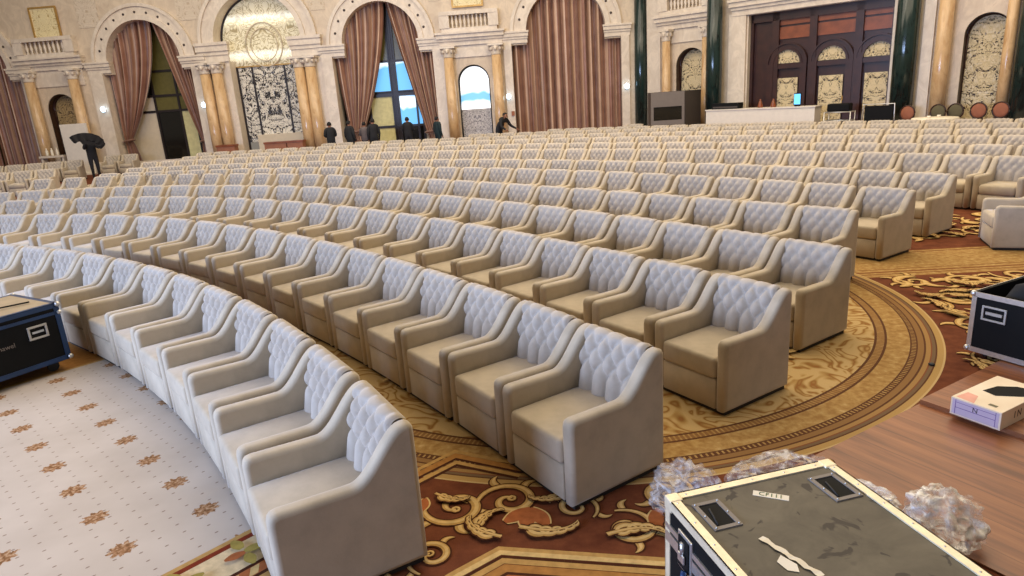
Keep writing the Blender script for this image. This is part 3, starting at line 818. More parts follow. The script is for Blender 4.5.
ac(WR, 13.38, .16, 6.2, 'narrow amber column squeezed between the lattice door and the rightmost green column', -.15)
gc = lambda w, s, r, lab, y=-.45: column(w, s, y, r, 8.2, M['green'], 'marble_column', lab, 'column', 'dark green marble columns')
gc(WL, 30.05, .29, 'dark green marble column at the room corner left of the grey booth', -.1); gc(WR, 3.78, .31, 'dark green marble column left of the dark wooden doors'); gc(WR, 10.58, .35, 'dark green marble column right of the dark wooden doors', -.3)
gc(WR, 13.95, .36, 'dark green marble column at the right edge of the photo', -.3)
mb = MB(); mb.box(11.0, 11.32, -.12, 0, 0, TOP, M['stone_lt']); mb.box(4.2, 4.9, -.1, 0, 0, 4.7, M['stone_lt']); mb.box(.45, 1.1, -.1, 0, 0, 8, M['stone_lt']); trim(mb, WR)
mb = MB(); moulding(mb, 4.4, 10.2, 4.62, 5.2, .35, M['stone_lt']); trim(mb, WR)
mb = MB(); mb.box(-9, 30, -.03, 0, 0, .4, M['stone_lt']); trim(mb, WL)

# ------------------------------------------------------------------ curtains
def curtain_mat():
    m, nt, b = new_mat('rose_brown_satin'); g = NT(nt)
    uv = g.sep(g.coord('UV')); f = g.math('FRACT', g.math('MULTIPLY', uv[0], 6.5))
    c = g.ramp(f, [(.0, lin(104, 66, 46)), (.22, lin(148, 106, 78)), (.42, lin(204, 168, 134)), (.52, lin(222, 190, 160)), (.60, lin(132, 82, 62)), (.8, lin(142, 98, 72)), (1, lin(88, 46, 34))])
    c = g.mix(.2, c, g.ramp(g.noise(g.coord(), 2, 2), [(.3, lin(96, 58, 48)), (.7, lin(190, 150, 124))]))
    g.l(c, b.inputs['Base Color']); b.inputs['Roughness'].default_value = .38; b.inputs['Sheen Weight'].default_value = .3
    return m
M['curtain'] = curtain_mat()
def drape(name, w, c, top0, top1, bot0, bot1, label, folds, tie=None, side=0, zb=.02, arch=(1.72, 4.85, 4.35), parent=None, y0=.35, amp=.10, group=None, curve=1.05):
    """hanging cloth between two edges; top follows the arch, 'tie' = (z, x0, x1) gathers it"""
    nu, nv = folds * 10, 40
    mb = MB(); v = []; uvs = []
    for j in range(nv + 1):
        t = j / nv
        for i in range(nu + 1):
            u = i / nu; st = top0 + (top1 - top0) * u
            r, zs, zl = arch
            zt = zs + math.sqrt(max(0, (r + .12) ** 2 - min(abs(st), r + .1) ** 2)) if abs(st) < r + .02 else zl + .25
            z = zt + (zb - zt) * t
            if tie:
                tz, tx0, tx1 = tie
                if z > tz:
                    k = (zt - z) / (zt - tz); k = k ** curve
                    s = st + (tx0 + (tx1 - tx0) * u - st) * k
                else:
                    k = (tz - z) / tz; sb = bot0 + (bot1 - bot0) * u
                    s = tx0 + (tx1 - tx0) * u + (sb - tx0 - (tx1 - tx0) * u) * k ** .7
                gather = 1 - .45 * math.exp(-((z - tz) / .5) ** 2)
            else:
                s = st + (bot0 + (bot1 - bot0) * u - st) * t; gather = .8 + .2 * t
            ph = 2 * PI * folds * (u + .5 / folds * math.sin(5.1 * u * PI + c) * .6)
            y = amp * gather * (math.sin(ph) + .35 * math.sin(2.3 * ph + 1.1) + .15 * math.sin(5 * ph + t * 3))
            v.append((c + s, y0 + y, z)); uvs.append((u * folds / 6.5 * 1.0, t))
    f = [(j * (nu + 1) + i, j * (nu + 1) + i + 1, (j + 1) * (nu + 1) + i + 1, (j + 1) * (nu + 1) + i) for j in range(nv) for i in range(nu)]
    vs, fs = mb.faces(v, f, M['curtain'], True)
    ul = mb.bm.loops.layers.uv.new('UVMap'); ix = {vv: k for k, vv in enumerate(vs)}
    for fc in fs:
        for lp in fc.loops: lp[ul].uv = uvs[ix[lp.vert]]
    o = put(mb, w, name, None, recalc=False)
    return tag(o, label, 'curtain', group)
def tie_band(o, c, x0, x1, z, y=.35):
    mb = MB(); cx, rx = (x0 + x1) / 2, abs(x1 - x0) / 2 + .06
    mb.tube([(c + cx + rx * math.cos(a), y + .2 * math.sin(a), z + .05 * math.cos(a)) for a in [2 * PI * k / 16 for k in range(17)]], .05, M['curtain'], 8)
    mb.build('tieback', o)
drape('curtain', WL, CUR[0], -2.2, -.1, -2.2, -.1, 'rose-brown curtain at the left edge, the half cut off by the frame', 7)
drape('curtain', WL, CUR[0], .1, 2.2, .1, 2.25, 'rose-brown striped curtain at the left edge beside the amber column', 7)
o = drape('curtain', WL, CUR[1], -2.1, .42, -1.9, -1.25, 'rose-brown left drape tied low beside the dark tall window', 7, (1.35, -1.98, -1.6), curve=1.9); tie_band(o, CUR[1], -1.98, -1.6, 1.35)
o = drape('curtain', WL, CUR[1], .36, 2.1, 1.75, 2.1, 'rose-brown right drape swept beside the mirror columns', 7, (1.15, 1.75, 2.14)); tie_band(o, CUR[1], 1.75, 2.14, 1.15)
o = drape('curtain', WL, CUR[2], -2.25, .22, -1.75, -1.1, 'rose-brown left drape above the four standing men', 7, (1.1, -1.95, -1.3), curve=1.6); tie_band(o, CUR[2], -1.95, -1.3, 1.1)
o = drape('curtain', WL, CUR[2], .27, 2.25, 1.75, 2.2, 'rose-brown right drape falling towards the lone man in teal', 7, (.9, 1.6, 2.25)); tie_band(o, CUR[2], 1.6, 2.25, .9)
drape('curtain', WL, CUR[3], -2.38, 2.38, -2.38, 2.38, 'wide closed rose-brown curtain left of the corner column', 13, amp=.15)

# ------------------------------------------------------------------ windows behind the curtains, mirror, niche doors
wn = [0]
def window(w, c, half, top, panes, label=None, y=.74):
    wn[0] += 1; t = empty('window_%d' % wn[0], w.at(c, y), w.a); t['kind'] = 'structure'
    for (x0, x1, z0, z1, m) in panes:
        mb = MB(); mb.box(x0, x1, 0, .03, z0, z1, m); mb.build('pane', t)
    mb = MB()
    xs = sorted({p[0] for p in panes} | {p[1] for p in panes}); zs = sorted({p[2] for p in panes} | {p[3] for p in panes})
    for x in xs: mb.box(x - .045, x + .045, -.06, .05, 0, top, M['frame_dk'])
    for z in zs: mb.box(-half, half, -.05, .05, z - .05, z + .05, M['frame_dk'])
    mb.box(-half - .3, half + .3, .05, .08, 0, top + .4, M['glass_night']); mb.build('window_frame', t)
window(WL, CUR[0], 2.1, 6.3, [(-2.1, -.7, 0, 6.3, M['glass_night']), (-.7, .7, 0, 6.3, M['olive']), (.7, 2.1, 0, 6.3, M['glass_night'])])
window(WL, CUR[1], 2.1, 6.5, [(-2.1, -.35, 0, 3.3, M['cream_pl']), (-.35, .8, 0, 2.6, M['glass_night']), (.8, 1.5, 0, 2.6, M['pale_panel']), (1.5, 2.1, 0, 2.6, M['glass_night']),
                              (-.35, .8, 2.6, 4.4, M['olive']), (.8, 2.1, 2.6, 4.4, M['olive']), (-.35, .8, 4.4, 6.5, M['olive']), (.8, 2.1, 4.4, 6.5, M['olive'])])
window(WL, CUR[2], 2.1, 6.5, [(-2.1, -1.0, 0, 2.75, M['frame_dk']), (-1.0, .15, 0, 2.6, M['pale_panel']), (.35, 1.45, 0, 1.2, M['glass_night']), (1.45, 2.27, 0, 2.6, M['cream_pl']), (.35, 1.45, 1.2, 2.6, M['glass_blue']), (-1.3, .25, 2.7, 4.1, M['glass_blue']), (.25, 1.45, 2.6, 4.1, M['glass_blue']),
                              (-1.0, .1, 4.1, 6.5, M['olive']), (.1, 1.2, 4.1, 6.5, M['olive'])])
window(WL, CUR[3], 2.1, 6.5, [(-2.1, 0, 0, 6.5, M['glass_night']), (0, 2.1, 0, 6.5, M['glass_night'])])
# the tall mirror niche
t = empty('mirror_panel', WL.at(MIR, .62), WL.a, 'tall arched mirror with cream scroll lattice between the amber columns', 'mirror')
mb = MB(); mb.box(-1.5, 1.5, 0, .04, .9, 4.3, M['lattice_b']); mb.build('lower_glass', t)
mb = MB(); pts = [(1.98 * math.cos(PI * k / 28), 0, 5.35 + 1.98 * math.sin(PI * k / 28)) for k in range(29)]
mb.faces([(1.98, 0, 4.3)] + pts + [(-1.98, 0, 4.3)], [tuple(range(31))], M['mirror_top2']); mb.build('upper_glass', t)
mb = MB(); mb.tube([(.85 * math.cos(2 * PI * k / 32), -.05, 5.2 + .95 * math.sin(2 * PI * k / 32)) for k in range(33)], .03, M['cream_pl'], 6); mb.tube([(.62 * math.cos(2 * PI * k / 32), -.05, 5.2 + .7 * math.sin(2 * PI * k / 32)) for k in range(33)], .02, M['cream_pl'], 6); mb.build('roundel', t)
mb = MB(); mb.box(-1.98, 1.98, -.06, 0, 4.27, 4.33, M['gold']); mb.tube([(1.95 * math.cos(PI * k / 28), -.05, 5.35 + 1.95 * math.sin(PI * k / 28)) for k in range(29)], .05, M['frame_dk'], 6); mb.box(-1.5, -1.42, -.06, 0, 0, 4.3, M['frame_dk']); mb.box(1.42, 1.5, -.06, 0, 0, 4.3, M['frame_dk'])
mb.box(-.80, -.72, -.04, 0, .9, 4.3, M['frame_dk']); mb.box(.72, .80, -.04, 0, .9, 4.3, M['frame_dk']); mb.build('mirror_frame', t)
mb = MB(); mb.box(-.9, 1.42, -.3, 0, .0, 1.22, M['cream_pl']); mb.build('plinth', t)
def niche(w, c, r, zs, m, label, upper=None, arch_m=None, zsplit=1.9, y=.28, frame=True):
    t = empty('arched_panel', w.at(c, y), w.a, label, 'arched panel')
    R_ = r + .03
    mb = MB(); pts = [(R_ * math.cos(PI * k / 20), 0, zs + R_ * math.sin(PI * k / 20)) for k in range(21)]
    z0 = zsplit if upper else 0
    mb.faces([(R_, 0, z0)] + pts + [(-R_, 0, z0)], [tuple(range(len(pts) + 2))], upper or m); mb.build('glass_panel', t)
    if upper:
        mb = MB(); mb.box(-R_, R_, 0, .02, 0, zsplit, m); mb.build('lattice_panel', t)
    mb = MB(); fm = M['frame_dk'] if upper else M['wood_dk']
    path = [(r, -.04, 0)] + [(r * math.cos(PI * k / 20), -.04, zs + r * math.sin(PI * k / 20)) for k in range(21)] + [(-r, -.04, 0)]
    mb.tube(path, .075, fm, 6)
    jp = [(r - .01, 0)] + [((r - .01) * math.cos(PI * k / 20), zs + (r - .01) * math.sin(PI * k / 20)) for k in range(21)] + [(-r + .01, 0)]
    v = [(x, yy, z) for x, z in jp for yy in (-y + .03, 0)]
    mb.faces(v, [(2 * k, 2 * k + 1, 2 * k + 3, 2 * k + 2) for k in range(len(jp) - 1)], fm); mb.build('arch_frame', t)
    return t
niche(WL, NIC[0], .72, 2.95, M['lattice_r'], 'dark arched lattice niche between the two leftmost amber columns', y=.45)
niche(WL, NIC[1], .72, 2.95, M['lattice_c'], 'arched window glowing white and blue above a silver lattice', M['glass_arch'], y=.3, zsplit=1.75)
niche(WR, 2.5, .70, 2.95, M['lattice'], 'arched gilt lattice niche above the grey booth', y=.4)
niche(WR, 12.77, .62, 3.14, M['lattice'], 'arched gilt lattice door near the right edge of the photo', y=.4)
# dark wooden doors
mb = MB(); mb.box(0, 5.15, .35, .5, 0, 4.6, M['wood_dk'])
for x in (0, 1.0, 2.4, 3.98, 5.15): mb.box(x - .13, x + .13, .2, .4, 0, 4.6, M['wood_dk'])
mb.box(0, 5.15, .2, .42, 4.3, 4.6, M['wood_dk'])
for x0, x1 in ((1.13, 2.27), (2.53, 3.85), (4.11, 5.02)): mb.box(x0, x1, .3, .36, 3.62, 4.05, M['wood_md']); mb.box(x0, x1, .3, .36, 4.12, 4.3, M['wood_md'])
put(mb, WR, 'wall_door_panelling', 'structure', s=4.95)
for k, s in enumerate((6.42, 8.05, 9.62)):
    t = empty('door_%d' % (k + 1), WR.at(s, .3), WR.a); t['kind'] = 'structure'
    mb = MB(); archring(mb, 0, 2.72, .50, .76, .12, M['wood_dk'], 20)
    for sg in (-1, 1): mb.box(sg * .63 - .12, sg * .63 + .12, -.12, .04, 0, 2.72, M['wood_dk'])
    mb.box(-.55, .55, -.08, .04, 2.55, 2.72, M['wood_dk']); mb.box(-.55, .55, -.06, .04, 0, .5, M['wood_dk']); mb.build('door_frame', t)
    mb = MB(); mb.box(-.42, .42, -.03, .0, .5, 2.2, M['lattice']); mb.build('glass_panel', t)
    mb = MB(); pts = [(.5 * math.cos(PI * q / 16), -.03, 2.74 + .5 * math.sin(PI * q / 16)) for q in range(17)]; mb.faces(pts, [tuple(range(17))], M['lattice']); mb.build('fanlight', t)
    mb = MB(); mb.tube([(.47, -.1, 1.0), (.47, -.14, 1.05), (.47, -.14, 1.4), (.47, -.1, 1.45)], .02, M['gold'], 6); mb.build('door_handle', t)
# framed reliefs above the balconies
def picture(w, s, z, hw, hh, label, tilt=0.0):
    t = empty('framed_relief', w.at(s, -.05, z), w.a, label, 'framed relief')
    mb = MB(); mb.box(-hw, hw, -.03, 0, -hh, hh, M['gilt_relief']); mb.build('relief_panel', t)
    mb = MB()
    for x0, x1, z0, z1 in ((-hw - .06, hw + .06, hh, hh + .07), (-hw - .06, hw + .06, -hh - .07, -hh), (-hw - .07, -hw, -hh, hh), (hw, hw + .07, -hh, hh)): mb.box(x0, x1, -.07, 0, z0, z1, M['gold'])
    mb.build('frame', t)
picture(WL, 3.5, 6.75, .58, .6, 'gilt framed cream relief above the leftmost balcony')
picture(WL, 22.6, 6.72, .62, .6, 'gilt framed cream relief above the balcony of the bright arched window')
# wall lamps
def sconce(w, s, z, label):
    t = empty('wall_lamp', w.at(s, -.11, z), w.a, label, 'wall lamp', 'cool white wall lamps')
    mb = MB(); mb.box(-.07, .07, -.03, .02, -.12, .12, M['steel']); mb.build('back_plate', t)
    mb = MB(); mb.sphere((0, -.1, 0), (.10, .08, .12), M['white_sp'], 10, 8); mb.build('lamp_glass', t)
for s, z, l in ((5.35, 2.85, 'bright wall lamp on the pier behind the man with the fan'), (10.15, 2.75, 'bright wall lamp beside the left mirror columns'), (24.15, 2.2, 'bright wall lamp between the arched window and closed curtain'), (29.4, 2.3, 'bright wall lamp right of the closed curtain')):
    sconce(WL, s, z, l)
mb = MB(); mb.box(-.07, .07, -.05, 0, -.1, .1, M['rust']); tag(put(mb, WL, 'alarm_box', None, s=24.3, y=-.1, z=1.45), 'small red-brown alarm box below the wall lamp beside the closed curtain', 'alarm box')
# ------------------------------------------------------------------ people
def person(name, loc, rz, H, label, pose='stand', jacket='jacket', hold=None):
    """one continuous skinned figure; local -y is the way it faces"""
    k = H / 1.75
    J = {'pel': (0, 0, .95), 'waist': (0, 0, 1.1), 'chest': (0, 0, 1.32), 'neckb': (0, .01, 1.47), 'neck': (0, 0, 1.53), 'head': (0, -.015, 1.63), 'top': (0, -.01, 1.72)}
    for s, n in ((-1, 'l'), (1, 'r')):
        J.update({'hip' + n: (s * .10, 0, .90), 'knee' + n: (s * .11, -.02, .50), 'ank' + n: (s * .11, .02, .09), 'toe' + n: (s * .12, -.15, .04),
                  'sh' + n: (s * .19, .0, 1.42), 'elb' + n: (s * .25, .03, 1.13), 'wri' + n: (s * .24, -.06, .88), 'pal' + n: (s * .24, -.09, .80)})
    if pose == 'bend':      # leaning forward with both arms reaching down to the right
        for n in J:
            x, y, z = J[n]
            if z > 1.0: a = .6; J[n] = (x, y * math.cos(a) - (z - .95) * math.sin(a), .95 + (z - .95) * math.cos(a) + y * math.sin(a))
        for s, n in ((-1, 'l'), (1, 'r')): J.update({'elb' + n: (s * .30, -.36, 1.05), 'wri' + n: (s * .26, -.55, .92), 'pal' + n: (s * .25, -.62, .88)})
        for n, d in (('sh', .05), ('elb', .13), ('wri', .28), ('pal', .34)): J[n + 'r'] = (J[n + 'r'][0] + d, J[n + 'r'][1], J[n + 'r'][2])
    if pose == 'raise':     # both hands lifted in front, holding something at head height
        for s, n in ((-1, 'l'), (1, 'r')): J.update({'elb' + n: (s * .27, -.20, 1.27), 'wri' + n: (s * .17, -.36, 1.5), 'pal' + n: (s * .15, -.40, 1.57)})
    if pose == 'fold':
        for s, n in ((-1, 'l'), (1, 'r')): J.update({'elb' + n: (s * .26, -.02, 1.14), 'wri' + n: (s * .06, -.22, 1.12), 'pal' + n: (-s * .02, -.23, 1.13)})
    R = {'pel': .15, 'waist': .14, 'chest': .165, 'neckb': .085, 'neck': .055, 'head': .09, 'top': .07, 'hip': .095, 'knee': .065, 'ank': .045, 'toe': .035, 'sh': .075, 'elb': .052, 'wri': .036, 'pal': .038}
    names = list(J); bones = [('pel', 'waist'), ('waist', 'chest'), ('chest', 'neckb'), ('neckb', 'neck'), ('neck', 'head'), ('head', 'top')]
    for n in 'lr': bones += [('pel', 'hip' + n), ('hip' + n, 'knee' + n), ('knee' + n, 'ank' + n), ('ank' + n, 'toe' + n), ('neckb', 'sh' + n), ('sh' + n, 'elb' + n), ('elb' + n, 'wri' + n), ('wri' + n, 'pal' + n)]
    me = bpy.data.meshes.new('skeleton'); me.from_pydata([Vector(J[n]) * k for n in names], [(names.index(a), names.index(b)) for a, b in bones], [])
    o = bpy.data.objects.new('skeleton', me); COL.objects.link(o)
    sk = o.modifiers.new('s', 'SKIN'); sk.use_smooth_shade = True
    ly = me.skin_vertices[0].data
    for i, n in enumerate(names):
        r = R.get(n, R.get(n[:-1], .05)) * k * (1.22 if n in ('chest', 'waist', 'pel', 'neckb') or n[:-1] in ('sh', 'elb', 'hip') else 1.08); ly[i].radius = (r * (1.15 if n in ('chest', 'waist', 'pel') else 1), r * (.8 if n in ('chest', 'waist', 'pel') else 1)); ly[i].use_root = n == 'pel'
    sb_ = o.modifiers.new('d', 'SUBSURF'); sb_.levels = sb_.render_levels = 1
    dg = bpy.context.evaluated_depsgraph_get(); dg.update(); ev = bpy.data.meshes.new_from_object(o.evaluated_get(dg))
    bpy.data.objects.remove(o)
    mb = MB(); mb.bm.from_mesh(ev); mb.mats = [M[jacket], M['trouser'], M['skin'], M['black']]
    hz = Vector(J['neck']) * k
    for f in mb.bm.faces:
        c = f.calc_center_median(); f.smooth = True
        f.material_index = 0
        if c.z < .92 * k and min((c - Vector(J['pal' + n]) * k).length for n in 'lr') > .3 * k: f.material_index = 1
        if c.z < .12 * k: f.material_index = 3
        if (c - Vector(J['head']) * k).length < .135 * k: f.material_index = 2
        if min((c - Vector(J['pal' + n]) * k).length for n in 'lr') < .075 * k: f.material_index = 2
    # fingers and thumb, face
    for n, s in (('l', -1), ('r', 1)):
        p = Vector(J['pal' + n]) * k; d = (p - Vector(J['wri' + n]) * k).normalized(); sd = d.cross(Vector((0, 1, .2))).normalized()
        for q in range(4):
            b = p + sd * (q - 1.5) * .019 * k; L = (.070, .082, .077, .06)[q] * k; cu = Vector((0, -.3, -.3))
            mb.tube([b, b + d * L * .5, b + (d + cu * .5).normalized() * L], [.009 * k, .008 * k, .006 * k], M['skin'], 5)
        b = p - sd * .035 * k * s - d * .04 * k; mb.tube([b, b - sd * .02 * s * k + d * .03 * k, b - sd * .02 * s * k + d * .06 * k], [.011 * k, .01 * k, .007 * k], M['skin'], 5)
    h = Vector(J['head']) * k
    mb.sphere(h + Vector((0, -.105, -.01)) * k, (.014 * k, .02 * k, .024 * k), M['skin'], 6, 5)
    for s in (-1, 1):
        mb.sphere(h + Vector((s * .032, -.088, .02)) * k, .012 * k, M['black'], 6, 5); mb.sphere(h + Vector((s * .095, 0, 0)) * k, (.015 * k, .03 * k, .04 * k), M['skin'], 6, 5)
    mb.box(h.x - .025 * k, h.x + .025 * k, h.y - .098 * k, h.y - .08 * k, h.z - .055 * k, h.z - .046 * k, M['rust'])
    t = mb.build(name, None, loc, rz, recalc=False); tag(t, label, 'person')
    mb = MB(); v0 = h + Vector((0, .02, .035)) * k; mb.sphere(v0, (.098 * k, .11 * k, .105 * k), M['hair'], 12, 9)
    for vv in list(mb.bm.verts):
        if vv.co.y < v0.y - .05 * k and vv.co.z < v0.z + .02 * k: vv.co.y = v0.y - .045 * k
        if vv.co.z < v0.z - .06 * k: vv.co.z = v0.z - .06 * k
    mb.build('hair', t)
    return t
person('person', (-7.25, 29.3, 0), 3.6, 1.66, 'person in black standing right of the mirror columns, leftmost of the four', 'fold')
person('person', (-6.45, 29.4, 0), 2.6, 1.66, 'person in a dark jacket facing the window, second of the four standing', 'stand')
person('person', (-5.85, 29.6, 0), 3.0, 1.56, 'person in a grey top between two men in dark jackets', 'fold', 'jacket_g')
person('person', (-5.42, 29.3, 0), 3.5, 1.68, 'person in a black jacket, rightmost of the four standing', 'stand')
person('person', (-4.1, 30.4, 0), 3.2, 1.62, 'person in dark clothes before the dark glass of the blue window', 'fold')
person('person', (-2.72, 29.6, 0), 2.3, 1.58, 'lone person in dark teal at the foot of the right drape', 'stand', 'jacket_t')
person('person', (-.1, 29.3, 0), .95, 1.68, 'person in black leaning over with one arm stretched, right of the bright arched window', 'bend')
person('person', (-17.2, 28.9, 0), .7, 1.74, 'person in black lifting a dark fan-like cloth before the left pier', 'raise')
mb = MB(); n = 22; v = []
for i in range(n):
    for j in range(8):
        a = -.2 + 2.6 * i / (n - 1); r = .12 + .62 * j / 7
        v.append((r * math.cos(a), .05 * math.sin(i * 1.9) * j / 7, .62 * r * math.sin(a) + .1 * math.sin(j)))
mb.faces(v, [(i * 8 + j, i * 8 + j + 1, i * 8 + j + 9, i * 8 + j + 8) for i in range(n - 1) for j in range(7)], M['hair'], True)
tag(mb.build('dark_cloth', None, (-17.05, 28.35, 1.40), .2), 'dark cloth spread out by the man at the far left pier', 'cloth')

# ------------------------------------------------------------------ flight cases
def edge_frame(mb, X, Y, Z, z0, w, m, horiz=True, vert=True, tk=.006):
    """angle extrusions along the twelve edges of a box X*Y, from z0 to Z"""
    for sx in (0, 1):
        for sy_ in (0, 1):
            x, y = sx * X, sy_ * Y; ix, iy = (1 if sx == 0 else -1), (1 if sy_ == 0 else -1)
            if vert:
                mb.box(min(x - ix * tk, x + ix * w), max(x - ix * tk, x + ix * w), min(y, y - iy * tk), max(y, y - iy * tk), z0, Z, m)
                mb.box(min(x, x - ix * tk), max(x, x - ix * tk), min(y - iy * tk, y + iy * w), max(y - iy * tk, y + iy * w), z0, Z, m)
    for z, iz in ((z0, 1), (Z, -1)):
        for sy_ in (0, 1):
            y = sy_ * Y; iy = 1 if sy_ == 0 else -1
            mb.box(-tk, X + tk, min(y, y - iy * tk), max(y, y - iy * tk), min(z - iz * tk, z + iz * w), max(z - iz * tk, z + iz * w), m)
            mb.box(-tk, X + tk, min(y - iy * tk, y + iy * w), max(y - iy * tk, y + iy * w), min(z, z - iz * tk), max(z, z - iz * tk), m)
        for sx in (0, 1):
            x = sx * X; ix = 1 if sx == 0 else -1
            mb.box(min(x, x - ix * tk), max(x, x - ix * tk), -tk, Y + tk, min(z - iz * tk, z + iz * w), max(z - iz * tk, z + iz * w), m)
            mb.box(min(x - ix * tk, x + ix * w), max(x - ix * tk, x + ix * w), -tk, Y + tk, min(z, z - iz * tk), max(z, z - iz * tk), m)
def text_mesh(s, size, m, name, parent, loc, rot):
    cu = bpy.data.curves.new('lettering', 'FONT'); cu.body = s; cu.size = size; cu.align_x = 'CENTER'; cu.align_y = 'CENTER'; cu.extrude = .0004
    o = bpy.data.objects.new('lettering', cu); COL.objects.link(o)
    dg = bpy.context.evaluated_depsgraph_get(); dg.update(); me = bpy.data.meshes.new_from_object(o.evaluated_get(dg)); bpy.data.objects.remove(o)
    me.materials.clear(); me.materials.append(m)
    t = link_mesh(name, me, parent); t.location = loc; t.rotation_euler = rot; return t
def scuffed():
    m, nt, b = new_mat('scuffed_grey_laminate'); g = NT(nt)
    n1 = g.noise(g.coord(), 4, 5, .65, .6); n2 = g.noise(g.coord(), 9, 3, .5, 1.0)
    c = g.ramp(n1, [(.3, lin(74, 66, 52)), (.55, lin(94, 85, 68)), (.75, lin(108, 99, 80))])
    c = g.mix(g.ramp(n2, [(.62, (0, 0, 0)), (.66, (.9, .9, .9))]), c, C4(lin(40, 30, 24)))
    g.l(c, b.inputs['Base Color']); b.inputs['Roughness'].default_value = .5; b.inputs['Specular IOR Level'].default_value = .3
    return m
M['scuff'] = scuffed()
# -- the big one in the foreground
X, Y, Z = .79, 1.25, .65
ang = math.atan2(.189, .768)
t = empty('flight_case', (.59 + X * 0 + math.sin(ang) * Y, 2.45 - math.cos(ang) * Y, 0), ang, 'scuffed grey-topped flight case with bright metal edges in the foreground', 'flight case')
# local frame: x along the short far side, y towards the armchairs
mb = MB(); mb.box(0, X, 0, Y, .10, Z, M['scuff']); 
mb.box(-.001, 0, .03, Y - .03, .12, Z - .03, M['black']); mb.box(X, X + .001, .03, Y - .03, .12, Z - .03, M['black']); mb.box(.03, X - .03, Y, Y + .001, .12, Z - .03, M['black']); mb.build('body', t)
mb = MB(); edge_frame(mb, X, Y, Z, .10, .035, M['alu_cream']); mb.build('edge_trim', t)
mb = MB(); 
for y0, y1 in ((.0, Y),): mb.box(-.008, 0, y0, y1, Z - .2, Z - .15, M['steel']); mb.box(-.008, 0, y0, y1, Z - .135, Z - .11, M['steel'])
mb.build('lid_seam', t)
mb = MB()
for i in range(9):
    for x in (.017, X - .017): mb.sphere((x, .06 + i * (Y - .12) / 8, Z + .006), (.005, .005, .003), M['steel'], 6, 4)
for i in range(5): mb.sphere((.08 + i * (X - .16) / 4, Y - .017, Z + .006), (.005, .005, .003), M['steel'], 6, 4)
mb.build('rivet', t)
for x, y in ((0, 0), (X, 0), (0, Y), (X, Y)):
    mb = MB(); mb.box(x - (.05 if x else .009), x + (.009 if x else .05), y - (.05 if y else .009), y + (.009 if y else .05), Z - .05, Z + .009, M['alu_cream'], .006); mb.build('corner_plate', t); mb = MB(); mb.sphere((x, y, .115), .02, M['steel'], 10, 8); mb.build('corner_ball', t)
def dish(x0, x1, y0, y1):
    d = empty('recessed_handle', (0, 0, 0)); d.parent = t
    mb = MB()
    for a, b, c, e in ((x0, x1, y0, y0 + .018), (x0, x1, y1 - .018, y1), (x0, x0 + .018, y0 + .018, y1 - .018), (x1 - .018, x1, y0 + .018, y1 - .018)): mb.box(a, b, c, e, Z, Z + .006, M['grey_pl'])
    for x in (x0 + .01, x1 - .01):
        for y in (y0 + .01, (y0 + y1) / 2, y1 - .01): mb.sphere((x, y, Z + .007), .005, M['steel'], 6, 4)
    mb.build('dish_frame', d)
    mb = MB(); mb.box(x0 + .017, x1 - .017, y0 + .017, y1 - .017, Z, Z + .002, M['black']); mb.build('dish_shade', d)  # flat black plate paints the dark depth of the well
    mb = MB(); mb.tube([(x0 + .03, y0 + .03, Z + .003), (x0 + .05, y1 - .05, Z + .005)], .004, M['rubber'], 6); mb.build('handle_bar', d)
dish(.065, .185, Y - .27, Y - .09); dish(X - .175, X - .05, Y - .27, Y - .09)
for y in (Y - .17, Y - .62):
    mb = MB(); mb.box(-.012, 0, y - .055, y + .055, Z - .24, Z - .07, M['steel'], .004); mb.box(-.018, -.012, y - .04, y + .04, Z - .225, Z - .085, M['black'])
    mb.tube([(-.02, y, Z - .1), (-.02, y, Z - .16)], .012, M['steel'], 8); mb.box(-.03, -.02, y - .025, y + .025, Z - .19, Z - .15, M['steel'], .004); mb.build('butterfly_latch', t)
mb = MB(); mb.tube([(-.03, Y - .20, Z - .21), (-.045, Y - .21, Z - .25)], .012, M['navy'], 8); mb.box(-.05, -.02, Y - .235, Y - .19, Z - .30, Z - .25, M['navy'], .004); mb.build('padlock', t)
M['green_ink'] = simple('green_ink', lin(40, 84, 52), .7)
st = MB(); st.box(-.07, .07, -.018, .018, 0, .0012, M['linen']); s_ = st.build('sticker', t, (.40, Y - .14, Z + .0005), -.66)
text_mesh('CF111', .036, M['green_ink'], 'lettering', s_, (0, 0, .0016), (0, 0, 0))
mb = MB(); v = []
for i in range(14):
    s = i / 13; v += [(-.012 - .004 * math.sin(i * 2.1), -.26 * s, .002 + .004 * abs(math.sin(i * 1.3))), (.014 + .005 * math.sin(i * 1.7), -.26 * s, .002)]
mb.faces(v, [(2 * i, 2 * i + 1, 2 * i + 3, 2 * i + 2) for i in range(13)], M['linen']); mb.build('tape_strip', t, (.20, Y - .36, Z + .001), .28, recalc=False)
mb = MB(); mb.faces([(a * .8, b * .5, .002) for a, b in ((-.02, 0), (.03, .03), (.035, -.1), (.0, -.16), (-.03, -.1))], [(0, 1, 2, 3, 4)], M['linen']); mb.build('torn_paper', t, (.19, Y - .49, Z + .001), .3, recalc=False)
for x, y in ((.1, .12), (X - .1, .12), (.1, Y - .12), (X - .1, Y - .12)):
    mb = MB(); mb.lathe([(.045, 0), (.05, .012), (.045, .024)], M['rubber'], (0, 0, 0), 14)
    for vv in mb.bm.verts: vv.co = Vector((vv.co.z - .012, vv.co.y, vv.co.x + .05))
    mb.box(-.03, .03, -.03, .03, .075, .102, M['steel']); mb.build('caster', t, (x, y, 0))
# -- blue edged one at the left
X, Y, Z = .86, 1.25, .68
d_ = Vector((-.52, -.854, 0)); ang = math.atan2(-.854, -.52) - PI / 2      # local +y runs along the long visible side
t = empty('flight_case', (-4.37, 6.22, 0), ang, 'black flight case with blue edges on casters at the left edge', 'flight case')
